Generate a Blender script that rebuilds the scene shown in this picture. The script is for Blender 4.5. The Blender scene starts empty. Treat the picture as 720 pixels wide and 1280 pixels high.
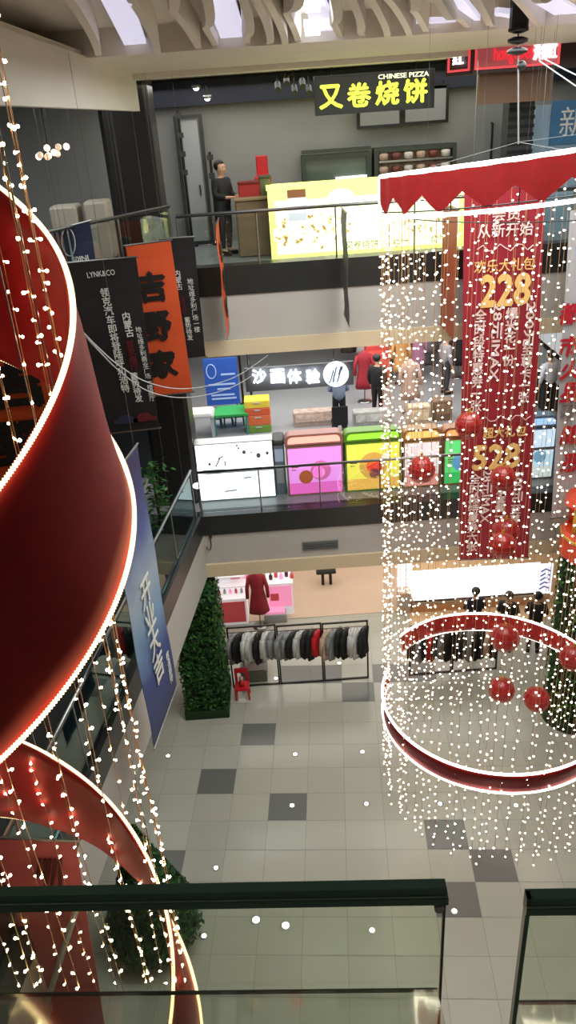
import bpy, bmesh, math, random
from mathutils import Vector, Matrix
random.seed(7)
S = bpy.context.scene
COL = S.collection
PI = math.pi

# ------------------------------------------------------------------ camera, world, lights, exposure
F, PITCH, ROLL, EYE = 960.0, math.radians(27.3), 0.07, 12.0
fw = Vector((0, math.cos(PITCH), -math.sin(PITCH)))
up0 = Vector((0, math.sin(PITCH), math.cos(PITCH)))
rt0 = Vector((1, 0, 0))
AX = math.cos(ROLL)*rt0 - math.sin(ROLL)*up0
AY = math.sin(ROLL)*rt0 + math.cos(ROLL)*up0
CAM = Vector((0, 0, EYE))
cd = bpy.data.cameras.new('camera')
cd.sensor_fit = 'VERTICAL'; cd.sensor_height = 24.0; cd.lens = F/1280*24.0
cd.clip_start = 0.05; cd.clip_end = 200
cam = bpy.data.objects.new('camera', cd); COL.objects.link(cam)
cam.matrix_world = Matrix(((AX.x, AY.x, -fw.x, 0), (AX.y, AY.y, -fw.y, 0), (AX.z, AY.z, -fw.z, EYE), (0, 0, 0, 1)))
S.camera = cam

def ray(x, y): return (fw*F + AX*(x-360) + AY*(640-y)).normalized()
def PY(x, y, Y):
    d = ray(x, y); return CAM + d*(Y/d.y)
def PZ(x, y, z):
    d = ray(x, y); return CAM + d*((z-EYE)/d.z)
def proj(p):
    v = Vector(p)-CAM; z = v.dot(fw)
    return (360+F*v.dot(AX)/z, 640-F*v.dot(AY)/z, z)

w = bpy.data.worlds.new('mall_air'); S.world = w; w.use_nodes = True
w.node_tree.nodes['Background'].inputs[0].default_value = (0.92, 0.97, 1.0, 1)
w.node_tree.nodes['Background'].inputs[1].default_value = 0.5

def area(name, loc, sx, sy, power, colr=(1, 1, 1), rot=(0, 0, 0)):
    l = bpy.data.lights.new(name, 'AREA'); l.shape = 'RECTANGLE'; l.size = sx; l.size_y = sy
    l.energy = power; l.color = colr
    o = bpy.data.objects.new(name, l); COL.objects.link(o); o.location = loc; o.rotation_euler = rot
    return o
area('ceiling_light_ground', (1.5, 17.4, 3.1), 9, 5, 200, (1, .95, .88))
area('ceiling_light_second', (1.5, 19.0, 7.9), 9, 6, 560, (1, .98, .95))
area('ceiling_light_third', (1.5, 16.2, 12.6), 9, 2.8, 130, (1, .97, .92))
area('fill_light_third_left', (-4.2, 11.5, 12.6), 2.4, 5, 90, (.92, .97, 1))  # added fill without a visible fixture, brightens the left top-floor wall
area('ceiling_light_atrium', (2.6, 9.6, 12.55), 6, 6, 620, (.93, 1, .96))
area('ceiling_light_lower_left', (-3.6, 11, 3.1), 1.5, 5, 12, (1, .95, .9))
area('ceiling_light_near_gallery', (3.5, -1.0, 13.3), 6, 1.5, 60, (1, .98, .94))

vs = S.view_settings
S.display_settings.display_device = 'sRGB'
vs.view_transform = 'Standard'; vs.look = 'None'; vs.gamma = 1; vs.use_curve_mapping = False
vs.exposure = 0.1

# ------------------------------------------------------------------ materials
def lin(c):
    c = c/255.0
    return c/12.92 if c <= .04045 else ((c+.055)/1.055)**2.4
def rgb(r, g, b): return (lin(r), lin(g), lin(b), 1)
MATS = {}
def mat(name, c, rough=.6, metal=0.0, spec=.5, noise=0.0, nscale=6.0, bump=0.0, emit=0.0, ecol=None, sample=True, coat=0.0):
    if name in MATS: return MATS[name]
    m = bpy.data.materials.new(name); m.use_nodes = True
    nt = m.node_tree; b = nt.nodes['Principled BSDF']
    c = rgb(*c)
    b.inputs['Base Color'].default_value = c
    b.inputs['Roughness'].default_value = rough
    b.inputs['Metallic'].default_value = metal
    b.inputs['Specular IOR Level'].default_value = spec
    b.inputs['Coat Weight'].default_value = coat
    if emit:
        b.inputs['Emission Color'].default_value = rgb(*ecol) if ecol else c
        b.inputs['Emission Strength'].default_value = emit
    if noise or bump:
        tc = nt.nodes.new('ShaderNodeTexCoord'); n = nt.nodes.new('ShaderNodeTexNoise')
        n.inputs['Scale'].default_value = nscale; n.inputs['Detail'].default_value = 5
        nt.links.new(tc.outputs['Object'], n.inputs['Vector'])
        if noise:
            r = nt.nodes.new('ShaderNodeValToRGB')
            r.color_ramp.elements[0].position = .3; r.color_ramp.elements[1].position = .7
            r.color_ramp.elements[0].color = (c[0]*(1-noise), c[1]*(1-noise), c[2]*(1-noise), 1)
            r.color_ramp.elements[1].color = (min(1, c[0]*(1+noise)), min(1, c[1]*(1+noise)), min(1, c[2]*(1+noise)), 1)
            nt.links.new(n.outputs['Fac'], r.inputs['Fac']); nt.links.new(r.outputs['Color'], b.inputs['Base Color'])
        if bump:
            bp = nt.nodes.new('ShaderNodeBump'); bp.inputs['Strength'].default_value = bump
            nt.links.new(n.outputs['Fac'], bp.inputs['Height']); nt.links.new(bp.outputs['Normal'], b.inputs['Normal'])
    if not sample: m.cycles.emission_sampling = 'NONE'
    MATS[name] = m
    return m
def glass(name, tint, gloss=.12, rough=.02, edge=.5):
    if name in MATS: return MATS[name]
    m = bpy.data.materials.new(name); m.use_nodes = True
    nt = m.node_tree; nt.nodes.clear()
    o = nt.nodes.new('ShaderNodeOutputMaterial'); t = nt.nodes.new('ShaderNodeBsdfTransparent'); g = nt.nodes.new('ShaderNodeBsdfGlossy')
    x = nt.nodes.new('ShaderNodeMixShader')
    t.inputs[0].default_value = rgb(*tint); g.inputs['Roughness'].default_value = rough
    fr = nt.nodes.new('ShaderNodeLayerWeight'); fr.inputs['Blend'].default_value = .35
    mu = nt.nodes.new('ShaderNodeMath'); mu.operation = 'MULTIPLY_ADD'; mu.inputs[1].default_value = edge; mu.inputs[2].default_value = gloss
    mu.use_clamp = True
    nt.links.new(fr.outputs['Fresnel'], mu.inputs[0]); nt.links.new(mu.outputs[0], x.inputs[0])
    nt.links.new(t.outputs[0], x.inputs[1]); nt.links.new(g.outputs[0], x.inputs[2]); nt.links.new(x.outputs[0], o.inputs[0])
    MATS[name] = m
    return m

# ------------------------------------------------------------------ mesh building
class MB:
    def __init__(s): s.v = []; s.f = []; s.m = []
    def add(s, vs_, fs, mi=0):
        n = len(s.v); s.v += [tuple(p) for p in vs_]
        for f in fs: s.f.append([i+n for i in f]); s.m.append(mi)
        return s
    def hexa(s, p, mi=0):   # 8 corners: bottom 4 then top 4
        return s.add(p, [(0, 3, 2, 1), (4, 5, 6, 7), (0, 1, 5, 4), (1, 2, 6, 5), (2, 3, 7, 6), (3, 0, 4, 7)], mi)
    def box(s, a, b, mi=0):
        x0, y0, z0 = a; x1, y1, z1 = b
        if x0 > x1: x0, x1 = x1, x0
        if y0 > y1: y0, y1 = y1, y0
        if z0 > z1: z0, z1 = z1, z0
        return s.hexa([(x0, y0, z0), (x1, y0, z0), (x1, y1, z0), (x0, y1, z0), (x0, y0, z1), (x1, y0, z1), (x1, y1, z1), (x0, y1, z1)], mi)
    def rbox(s, a, b, r=.02, mi=0):   # box with chamfered vertical and top edges
        x0, y0, z0 = a; x1, y1, z1 = b
        def ring(z, i):
            xa, xb, ya, yb = x0+i, x1-i, y0+i, y1-i
            return [(xa+r, ya, z), (xb-r, ya, z), (xb, ya+r, z), (xb, yb-r, z), (xb-r, yb, z), (xa+r, yb, z), (xa, yb-r, z), (xa, ya+r, z)]
        return s.rings([ring(z0, 0), ring(z1-r, 0), ring(z1, r*.6)], mi)
    def rings(s, R, mi=0, cap=True, closed=True):
        n = len(R[0]); vs_ = [p for r in R for p in r]; fs = []
        for k in range(len(R)-1):
            for i in range(n if closed else n-1):
                j = (i+1) % n
                fs.append((k*n+i, k*n+j, (k+1)*n+j, (k+1)*n+i))
        if cap:
            fs.append(tuple(range(n))[::-1]); fs.append(tuple((len(R)-1)*n+i for i in range(n)))
        return s.add(vs_, fs, mi)
    def tube(s, pts, r, n=6, mi=0, cap=True):
        pts = [Vector(p) for p in pts]; R = []
        u = None
        for i, p in enumerate(pts):
            t = (pts[min(i+1, len(pts)-1)]-pts[max(i-1, 0)])
            if t.length < 1e-9: t = Vector((0, 0, 1))
            t.normalize()
            if u is None:
                u = t.orthogonal().normalized()
            else:
                u = (u - t*u.dot(t))
                u = u.normalized() if u.length > 1e-6 else t.orthogonal().normalized()
            v = t.cross(u); rr = r[i] if isinstance(r, (list, tuple)) else r
            R.append([p + (u*math.cos(2*PI*k/n) + v*math.sin(2*PI*k/n))*rr for k in range(n)])
        return s.rings(R, mi, cap)
    def lathe(s, prof, c=(0, 0, 0), n=16, mi=0):
        R = [[(c[0]+r*math.cos(2*PI*k/n), c[1]+r*math.sin(2*PI*k/n), c[2]+z) for k in range(n)] for r, z in prof]
        return s.rings(R, mi)
    def ball(s, c, r, n=10, mi=0, sz=1.0):
        prof = [(max(1e-4, r*math.sin(PI*k/n)), -r*sz*math.cos(PI*k/n)) for k in range(n+1)]
        return s.lathe(prof, c, (6 if n < 5 else n*2) if n < 8 else 16, mi)
    def ico(s, c, r, mi=0):
        t = (1+5**.5)/2; k = r/math.sqrt(1+t*t)
        V = [(-1, t, 0), (1, t, 0), (-1, -t, 0), (1, -t, 0), (0, -1, t), (0, 1, t), (0, -1, -t), (0, 1, -t), (t, 0, -1), (t, 0, 1), (-t, 0, -1), (-t, 0, 1)]
        FC = [(0, 11, 5), (0, 5, 1), (0, 1, 7), (0, 7, 10), (0, 10, 11), (1, 5, 9), (5, 11, 4), (11, 10, 2), (10, 7, 6), (7, 1, 8), (3, 9, 4), (3, 4, 2), (3, 2, 6), (3, 6, 8), (3, 8, 9), (4, 9, 5), (2, 4, 11), (6, 2, 10), (8, 6, 7), (9, 8, 1)]
        return s.add([(c[0]+a*k, c[1]+b*k, c[2]+d*k) for a, b, d in V], FC, mi)
    def plate(s, q, t, mi=0):   # four corners (counter-clockwise seen from the front), thickness behind
        q = [Vector(p) for p in q]; n = (q[1]-q[0]).cross(q[3]-q[0]).normalized()
        b = [p-n*t for p in q]
        return s.hexa(b+q, mi)
    def prism(s, poly, n, t, mi=0):   # planar polygon pushed back along -n
        poly = [Vector(p) for p in poly]; n = Vector(n).normalized(); k = len(poly)
        b = [p-n*t for p in poly]
        fs = [tuple(range(k)), tuple(range(2*k-1, k-1, -1))]
        for i in range(k):
            j = (i+1) % k; fs.append((i, i+k, j+k, j))
        return s.add(poly+b, fs, mi)
    def build(s, name, mats, parent=None, smooth=False):
        me = bpy.data.meshes.new(name); me.from_pydata(s.v, [], s.f)
        for m in (mats if isinstance(mats, (list, tuple)) else [mats]): me.materials.append(m)
        me.polygons.foreach_set('material_index', s.m)
        bm = bmesh.new(); bm.from_mesh(me); bmesh.ops.recalc_face_normals(bm, faces=bm.faces[:]); bm.to_mesh(me); bm.free()
        if smooth: me.polygons.foreach_set('use_smooth', [True]*len(me.polygons))
        me.update()
        return link(name, me, parent)
def link(name, me, parent=None):
    o = bpy.data.objects.new(name, me); COL.objects.link(o)
    if parent is not None:
        o.parent = parent; o.matrix_parent_inverse = Matrix.Translation(parent.location).inverted() if not parent.parent else Matrix.Identity(4)
        if parent.parent: o.matrix_parent_inverse = ABS(parent).inverted()
    return o
def ABS(o):
    m = o.matrix_basis.copy()
    return ABS(o.parent) @ o.matrix_parent_inverse @ m if o.parent else m
def tag(o, label, cat, group=None):
    o['label'] = label; o['category'] = cat
    if group: o['group'] = group
    return o
def thing(name, label, cat, loc=(0, 0, 0), group=None):
    o = bpy.data.objects.new(name, None); COL.objects.link(o); o.location = loc; o.empty_display_size = .1
    return tag(o, label, cat, group)
def struct(o): o['kind'] = 'structure'; return o
def duptree(o, parent=None):
    c = o.copy(); COL.objects.link(c)
    if parent is not None: c.parent = parent; c.matrix_parent_inverse = o.matrix_parent_inverse.copy()
    for ch in o.children: duptree(ch, c)
    return c

def text(body, name, m, parent, origin, right, up, size, width=None, height=None, ext=.004, align='CENTER', bold=0.0, spacing=1.0, lines=1.0, shear=0.0):
    """Raised lettering: origin is the centre (or left) of the block; width/height stretch it to fit."""
    cu = bpy.data.curves.new('t', 'FONT'); cu.body = body; cu.size = 1; cu.resolution_u = 2
    cu.align_x = align; cu.align_y = 'CENTER'; cu.space_character = spacing; cu.space_line = lines; cu.shear = shear
    cu.extrude = 0.01
    to = bpy.data.objects.new('t', cu); COL.objects.link(to)
    dg = bpy.context.evaluated_depsgraph_get()
    me = bpy.data.meshes.new_from_object(to.evaluated_get(dg))
    bpy.data.objects.remove(to); bpy.data.curves.remove(cu)
    if bold:   # heavier strokes: the same glyphs laid over themselves, shifted by a stroke's edge
        b0 = bmesh.new()
        for ci, (dx, dy) in enumerate(((-bold, 0), (bold, 0), (0, -bold), (0, bold))):
            me.transform(Matrix.Translation((dx, dy, .001*ci))); b0.from_mesh(me); me.transform(Matrix.Translation((-dx, -dy, -.001*ci)))
        b0.to_mesh(me); b0.free()
    xs = [v.co.x for v in me.vertices]; ys = [v.co.y for v in me.vertices]
    if not xs: return None
    x0, x1, y0, y1 = min(xs), max(xs), min(ys), max(ys)
    sx = width/(x1-x0) if width else size
    sy = height/(y1-y0) if height else (size if not width else sx)
    if height and not width: sx = sy
    R = Vector(right).normalized(); U = Vector(up); U = (U-R*U.dot(R)).normalized(); N = R.cross(U)
    O = Vector(origin); cx = (x0+x1)/2 if align == 'CENTER' else x0; cy = (y0+y1)/2
    for v in me.vertices:
        p = O + R*((v.co.x-cx)*sx) + U*((v.co.y-cy)*sy) + N*(ext+(v.co.z-.01)*1.2 if v.co.z > 0 else 0.0)
        v.co = p
    me.materials.clear(); me.materials.append(m)
    for p in me.polygons: p.material_index = 0
    me.name = name
    return link(name, me, parent)
def vtext(s, *a, **k): return text('\n'.join(s), *a, lines=.78, **k)

# common materials
M_white = mat('plaster_white', (186, 183, 179), .75, noise=.03, nscale=2)
M_cornice = mat('cornice_cream', (222, 203, 172), .6)
M_darkband = mat('dark_stone', (38, 40, 40), .35, noise=.15, nscale=3)
M_ceil = mat('ceiling_cream', (222, 217, 206), .75, noise=.03, nscale=1.5)
M_black = mat('black_metal', (18, 18, 19), .4)
M_steel = mat('brushed_steel', (150, 152, 150), .3, 1.0)
M_dgrey = mat('dark_grey', (58, 60, 62), .6)
M_mgrey = mat('mid_grey', (118, 120, 120), .7)
M_lgrey = mat('light_grey', (175, 178, 180), .6)
M_red = mat('red_velvet', (150, 5, 8), .62, noise=.12, nscale=9, bump=.05)
M_rope = mat('rope_glow', (255, 226, 190), .5, emit=3.2, ecol=(255, 214, 156))
M_ropew = mat('rope_glow_pale', (255, 240, 232), .5, emit=5, ecol=(255, 236, 222))
M_bulb = mat('bulb_glow', (255, 240, 215), .4, emit=10, ecol=(255, 236, 214))
M_wire = mat('gold_wire', (196, 150, 105), .4, .3)
M_green = mat('handrail_green', (36, 86, 78), .3, coat=.3)
M_beige = mat('warm_beige', (208, 184, 160), .6)
M_txtw = mat('lettering_white', (222, 222, 218), .5)
M_skin = mat('skin', (205, 160, 130), .55)
M_hair = mat('hair_black', (20, 17, 16), .5)

# ------------------------------------------------------------------ floor: polished tiles with scattered dark ones
TH = .079; E1 = Vector((math.cos(TH), -math.sin(TH), 0)); E2 = Vector((math.sin(TH), math.cos(TH), 0))
TU, TV, U0, V0 = .742, .663, -.88, 8.99
DARK = {(-2, 5), (-3, 3), (-1, 2), (3, 1), (4, 0), (3, -1), (-4, 0), (1, 7), (-1, 8), (0, 8), (2, 8), (3, 8)}
def tilemat(name, c, var):
    m = mat(name, c, .2, noise=.0)
    nt = m.node_tree; b = nt.nodes['Principled BSDF']; g = nt.nodes.new('ShaderNodeNewGeometry')
    r = nt.nodes.new('ShaderNodeValToRGB'); k = rgb(*c)
    r.color_ramp.elements[0].color = (k[0]*(1-var), k[1]*(1-var), k[2]*(1-var), 1)
    r.color_ramp.elements[1].color = (k[0]*(1+var), k[1]*(1+var), k[2]*(1+var), 1)
    nt.links.new(g.outputs['Random Per Island'], r.inputs['Fac']); nt.links.new(r.outputs['Color'], b.inputs['Base Color'])
    b.inputs['Roughness'].default_value = .16
    return m
fl = MB(); g = .004
for i in range(-14, 20):
    for j in range(-15, 20):
        a, b2 = U0+TU*i+g, U0+TU*(i+1)-g; c, d = V0+TV*j+g, V0+TV*(j+1)-g
        q = [E1*a+E2*c, E1*b2+E2*c, E1*b2+E2*d, E1*a+E2*d]
        fl.add(q, [(0, 1, 2, 3)], 1 if (i, j) in DARK else 0)
fl.box((-14, -4, -.25), (17, 24, -.004), 2)
struct(fl.build('floor', [tilemat('tile_pale', (176, 176, 164), .05), tilemat('tile_dark', (112, 114, 112), .06), mat('grout', (138, 137, 128), .8)]))

# ------------------------------------------------------------------ shell
def left_edge(Y): return -1.84-(14.3-Y)*.133
XR = 9.0
def slab(name_base, zs, lx):
    z0, z1, z2, z3 = zs     # soffit, cornice top, white top, dark top
    m = MB(); m.box((lx, 14.3, z1), (XR, 14.6, z2), 0)
    m.box((lx-.02, 14.24, z0), (XR, 14.6, z1), 1); m.box((lx-.02, 14.27, z2), (XR, 14.6, z3), 2)
    struct(m.build('wall_'+name_base, [M_white, M_cornice, M_darkband]))
slab('fascia_second', (3.19, 3.5, 4.21, 4.66), -1.84)
slab('fascia_third', (8.04, 8.32, 9.15, 9.66), -1.6)
# floors and soffits behind the fascias
M_floor2 = mat('upper_floor_tile', (146, 148, 150), .25, noise=.08, nscale=.7)
struct(MB().box((-9, 14.6, 4.35), (XR, 28, 4.62)).build('floor_second', M_floor2))
struct(MB().box((-9, 14.6, 3.19), (XR, 28, 3.3)).build('ceiling_ground', M_ceil))
struct(MB().box((-9, 14.6, 9.3), (XR, 28, 9.6)).build('floor_third', M_floor2))
struct(MB().box((-9, 14.6, 8.04), (XR, 28, 8.15)).build('ceiling_second', M_ceil))
M_wall3 = mat('wall_grey', (150, 150, 146), .75, noise=.04, nscale=1.2)
struct(MB().box((-9, 18, 9.6), (XR, 18.2, 13.2)).build('wall_third_back', M_wall3))
struct(MB().box((-9, 27.8, 4.6), (XR, 28, 8.1)).build('wall_second_back', M_white))
struct(MB().box((-9, 20.5, 0), (XR, 20.7, 3.3)).build('wall_ground_back', mat('wall_cream', (214, 204, 190), .7)))
struct(MB().box((-1.9, 17.0, .003), (3.0, 20.5, .012)).build('floor_shop', mat('shop_floor_warm', (205, 180, 158), .35, noise=.05, nscale=1)))
struct(MB().box((3.0, 16.2, .003), (XR, 20.5, .012)).build('floor_counter', mat('shop_floor_wood', (214, 180, 140), .35, noise=.08, nscale=2)))
struct(MB().box((-9.4, -4.2, 0), (17, -4.0, 13.7)).build('wall_near', mat('wall_near_grey', (150, 148, 142), .8)))
struct(MB().box((-9.4, -4.2, 0), (-9.2, 28, 13.7)).build('wall_left', MATS['wall_near_grey']))
struct(MB().box((XR+2, -4.2, 0), (XR+2.2, 28, 13.7)).build('wall_right', MATS['wall_near_grey']))
# left wing second level: slab with the same bands, angled edge
def left_band(za, zb, off, mi, m):
    a = (left_edge(3)+off, 3); b = (left_edge(14.3)+off, 14.3); c = (left_edge(14.3)-.3, 14.3); d = (left_edge(3)-.3, 3)
    m.hexa([(*a, za), (*b, za), (*c, za), (*d, za), (*a, zb), (*b, zb), (*c, zb), (*d, zb)], mi)
lm = MB(); left_band(3.5, 4.21, 0, 0, lm); left_band(3.19, 3.5, .0, 0, lm); left_band(4.21, 4.66, .02, 2, lm)
struct(lm.build('wall_fascia_left', [M_white, M_cornice, M_darkband]))
def wing(za, zb, inset):
    return [(left_edge(3)-inset, 3, za), (left_edge(14.3)-inset, 14.3, za), (-2, 14.6, za), (-9, 14.6, za), (-9, 3, za)], zb
m = MB(); P5 = [(left_edge(3)-.3, 3), (left_edge(14.3)-.3, 14.3), (left_edge(14.3)-.3, 14.6), (-9, 14.6), (-9, 3)]
m.prism([(x, y, 4.62) for x, y in P5], (0, 0, 1), .27)
m.prism([(x, y, 3.3) for x, y in P5], (0, 0, 1), .11)
struct(m.build('floor_left_wing', mat('wing_floor_dark', (74, 76, 76), .3)))
M_shopdark = mat('shopfront_dark', (56, 52, 48), .25, noise=.1, nscale=1)
struct(MB().box((-4.9, 1, 0), (-4.7, 14.2, 3.2)).build('wall_left_ground', M_shopdark))
struct(MB().box((-5.6, 3, 4.62), (-5.4, 19, 8.1)).build('wall_left_second', mat('shopfront_blue', (70, 78, 86), .3, noise=.15, nscale=.8)))
struct(MB().box((-5.4, 16.6, 4.62), (-2.95, 16.8, 8.04)).build('wall_left_second_back', MATS['shopfront_blue']))
struct(MB().box((-6.2, 5, 9.6), (-6.0, 18, 13.2)).build('wall_left_third', mat('wall_bluegrey', (132, 142, 156), .6, noise=.05, nscale=1)))
# third level left wing slab with its 45 degree edge
m = MB()
P3 = [(-1.6, 14.3), (-1.6, 14.6), (-9, 14.6), (-9, 5), (-6.6, 5)]
m.prism([(x, y, 9.66) for x, y in P3], (0, 0, 1), 1.6)
struct(m.build('floor_left_gallery', mat('gallery_edge_dark', (46, 46, 46), .5)))

# ------------------------------------------------------------------ atrium ceiling with wave fins and light panels
m = MB(); m.box((-9, 10.4, 12.72), (XR+2, 14.9, 12.9)); m.box((-9.2, -4.0, 13.0), (XR+2, 10.4, 13.7))
m.box((-9, 10.3, 12.72), (XR+2, 10.4, 13.6)); m.box((-9, 14.9, 12.78), (XR, 18.2, 12.9))
m.box((-9, 13.9, 12.64), (XR+2, 14.35, 12.73))
struct(m.build('ceiling', M_ceil))
m = MB()
m.hexa([(-2.05, 3, 12.2), (-1.95, 3, 12.2), (-1.95, 14.2, 12.2), (-2.05, 14.2, 12.2), (-2.05, 3, 12.74), (-1.95, 3, 12.74), (-1.95, 14.2, 12.74), (-2.05, 14.2, 12.74)])
m.box((-9, 3, 12.74), (-2.0, 14.2, 12.8))
struct(m.build('ceiling_bulkhead', M_ceil))
M_fin = mat('fin_cream', (226, 221, 210), .65)
ZP = 12.82
def lip(x): return 63-.07*(x-315)
for k, (xb_, xf_) in enumerate([(150, 84), (212, 172), (258, 214), (277, 246), (312, 296), (334, 320), (350, 342), (366, 362), (412, 408), (436, 433), (462, 462), (486, 488), (505, 512), (550, 540), (578, 588), (630, 634), (694, 694), (742, 752)]):
    a = PZ(xb_, lip(xb_), ZP-.03); b = PZ(xf_, -10, ZP-.03); a.y = min(a.y, 10.38); N = 24; R = []
    b = b+(b-a)*.6
    for i in range(N+1):
        f = i/N; p = a.lerp(b, f); ph = k*1.3
        dz = 12.79-.1*math.sin(f*7+ph)*f**.3-.05; sx = .1*math.sin(f*6+ph)*f**.5
        R.append([(p.x+sx-.035, p.y, dz), (p.x+sx+.035, p.y, dz), (p.x+sx*.4+.05, p.y, 13.0), (p.x+sx*.4-.05, p.y, 13.0)])
    tag(MB().rings(R).build('ceiling_fin', M_fin), 'cream wave-edged fin hanging under the atrium ceiling', 'ceiling fin', 'wavy fins of the atrium ceiling')
M_panel = mat('panel_glow', (225, 225, 245), .5, emit=.62, ecol=(222, 222, 250))
for n, (bl, br, fl_, fr_, lb) in enumerate([
    ((184, 72), (206, 70), (122, -8), (160, -8), 'pale glowing strip panel over the dark column'),
    ((226, 77), (254, 75), (236, 54), (243, 54), 'small glowing panel tip right of the dark column'),
    ((284, 64), (309, 62), (252, -8), (290, -8), 'long violet-white glowing strip panel between fins'),
    ((315, 63), (326, 62), (316, 48), (319, 48), 'tiny glowing panel tip beside the long violet-white strip'),
    ((380, 60), (405, 58), (375, -8), (401, -8), 'glowing strip panel carrying two square lamps'),
    ((512, 51), (541, 48), (520, 30), (534, 28), 'small glowing panel tip above the yellow-green sign'),
    ((555, 44), (569, 40), (545, -8), (573, -8), 'bright strip panel above the dark end of the red lit sign'),
    ((590, 43), (626, 39), (606, 18), (624, 16), 'short slanted glow panel above the red lit sign'),
    ((640, 38), (672, 36), (648, -8), (686, -8), 'glowing strip panel behind the hoist'),
    ((704, 32), (738, 30), (702, -8), (736, -8), 'bright strip panel at the top corner past the hoist')]):
    q = [PZ(*bl, ZP), PZ(*br, ZP), PZ(*fr_, ZP), PZ(*fl_, ZP)]
    for p in q: p.y = min(p.y, 10.39)
    if fl_[1] < 0: q[2] = q[2]+(q[2]-q[1])*.3; q[3] = q[3]+(q[3]-q[0])*.3
    t = thing('ceiling_light_panel', lb, 'light panel', mid_(q) if False else sum(q, Vector())/4, 'light panels between the ceiling fins')
    MB().hexa([(v.x, v.y, ZP) for v in q]+[(v.x, v.y, ZP+.05) for v in q]).build('diffuser', M_panel, t)
    c = sum(q, Vector())/4
    MB().hexa([(v.x+(c.x-v.x)*-.04, v.y+(c.y-v.y)*-.02, ZP+.05) for v in q]+[(v.x, v.y, 13.0) for v in q]).build('housing', M_fin, t)
    if 'square' in lb:
        for y0, y1 in ((2, 16), (32, 45)):
            l = [PZ(382, y1, ZP-.05), PZ(400, y1-1, ZP-.05), PZ(399, y0, ZP-.05), PZ(380, y0, ZP-.05)]
            MB().hexa([(v.x, v.y, ZP-.05) for v in l]+[(v.x, v.y, ZP) for v in l]).build('square_lamp', mat('lamp_white', (250, 250, 255), .4, emit=4), t)
def emis_spot(): return mat('downlight_glow', (255, 246, 230), .4, emit=14)

# ------------------------------------------------------------------ third level: header, wall pieces, signs
hb = MB(); a = PY(200, 105, 17.9); b = PY(720, 62, 17.9)
hb.box((-3.0, 17.7, 12.28), (XR, 17.98, 12.72))
struct(hb.build('trim_header', mat('header_navy', (24, 30, 48), .5)))
for i, (x, y) in enumerate([(245, 108), (259, 121), (496, 72)]):
    p = PZ(x, y, 12.62) if i == 2 else PY(x, y, 17.2)
    if p.y > 17.6 or p.y < 14.6: p = PY(x, y, 16.9)
    t = thing('downlight', ['small round downlight nearest the dark column', 'small round downlight below and right of its neighbour', 'round downlight above the yellow-green lettered sign'][i], 'downlight', p, 'downlights of the top floor')
    MB().lathe([(.001, -.075), (.035, -.065), (.06, -.03), (.06, 0)], p, 14).build('lens', emis_spot(), t, True)
    MB().lathe([(.062, -.035), (.09, -.03), (.085, .03), (.062, .03)], p, 14).build('ring', M_steel, t, True)
    MB().tube([p+Vector((0, 0, .02)), (p.x, p.y, 12.78)], .012).build('stem', M_black, t)

def frame_rect(m, q, wdt, t, mi=0):
    q = [Vector(p) for p in q]; c = sum(q, Vector())/4
    R = (q[1]-q[0]).normalized(); U = (q[3]-q[0]).normalized()
    W = (q[1]-q[0]).length; Hh = (q[3]-q[0]).length; n = R.cross(U)
    for (u0, u1, v0, v1) in ((0, W, 0, wdt), (0, W, Hh-wdt, Hh), (0, wdt, wdt, Hh-wdt), (W-wdt, W, wdt, Hh-wdt)):
        m.plate([q[0]+R*u0+U*v0, q[0]+R*u1+U*v0, q[0]+R*u1+U*v1, q[0]+R*u0+U*v1], t, mi)
    return m
def rectY(x0, y0, x1, y1, Y):
    """World rectangle (bl, br, tr, tl) square to the facade from two picture corners of the thing's middle line."""
    xm, ym = (x0+x1)/2, (y0+y1)/2
    l = PY(x0, ym, Y); r = PY(x1, ym, Y); t = PY(xm, y0, Y); b = PY(xm, y1, Y)
    return [Vector((l.x, Y, b.z)), Vector((r.x, Y, b.z)), Vector((r.x, Y, t.z)), Vector((l.x, Y, t.z))]
def mid(q): return sum(q, Vector())/4

# yellow-green lettered sign
q = rectY(393, 90, 543, 140, 16.0); c = mid(q); W = q[1].x-q[0].x; Hs = q[2].z-q[0].z
t = thing('shop_sign', 'black hanging shop sign with yellow-green lit Chinese lettering', 'sign', (c.x, 16, q[0].z))
MB().plate(q, .12).build('sign_box', mat('sign_black', (22, 26, 24), .35), t)
frame_rect(MB(), [p+Vector((0, -.012, 0)) for p in q], .03, .02).build('frame', M_black, t)
M_yg = mat('letter_yellowgreen', (226, 240, 70), .4, emit=1.15)
cs = '又卷烧饼'
for i, ch in enumerate(cs):
    text(ch, 'letter', M_yg, t, (q[0].x+W*(.135+.235*i), 15.995, c.z-Hs*.04), (1, 0, 0), (0, 0, 1), 1, width=W*.2, height=Hs*.62, ext=.03, bold=.03)
text('CHINESE PIZZA', 'letter', mat('letter_cream', (240, 240, 200), .4, emit=1.0), t, (q[0].x+W*.74, 15.995, q[2].z-Hs*.13), (1, 0, 0), (0, 0, 1), 1, width=W*.42, height=Hs*.12, ext=.02, bold=.01)
for dx in (.15, .85):
    MB().tube([(q[0].x+W*dx, 16.06, q[2].z), (q[0].x+W*dx, 16.06, 12.8)], .012).build('hanger', M_black, t)
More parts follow.
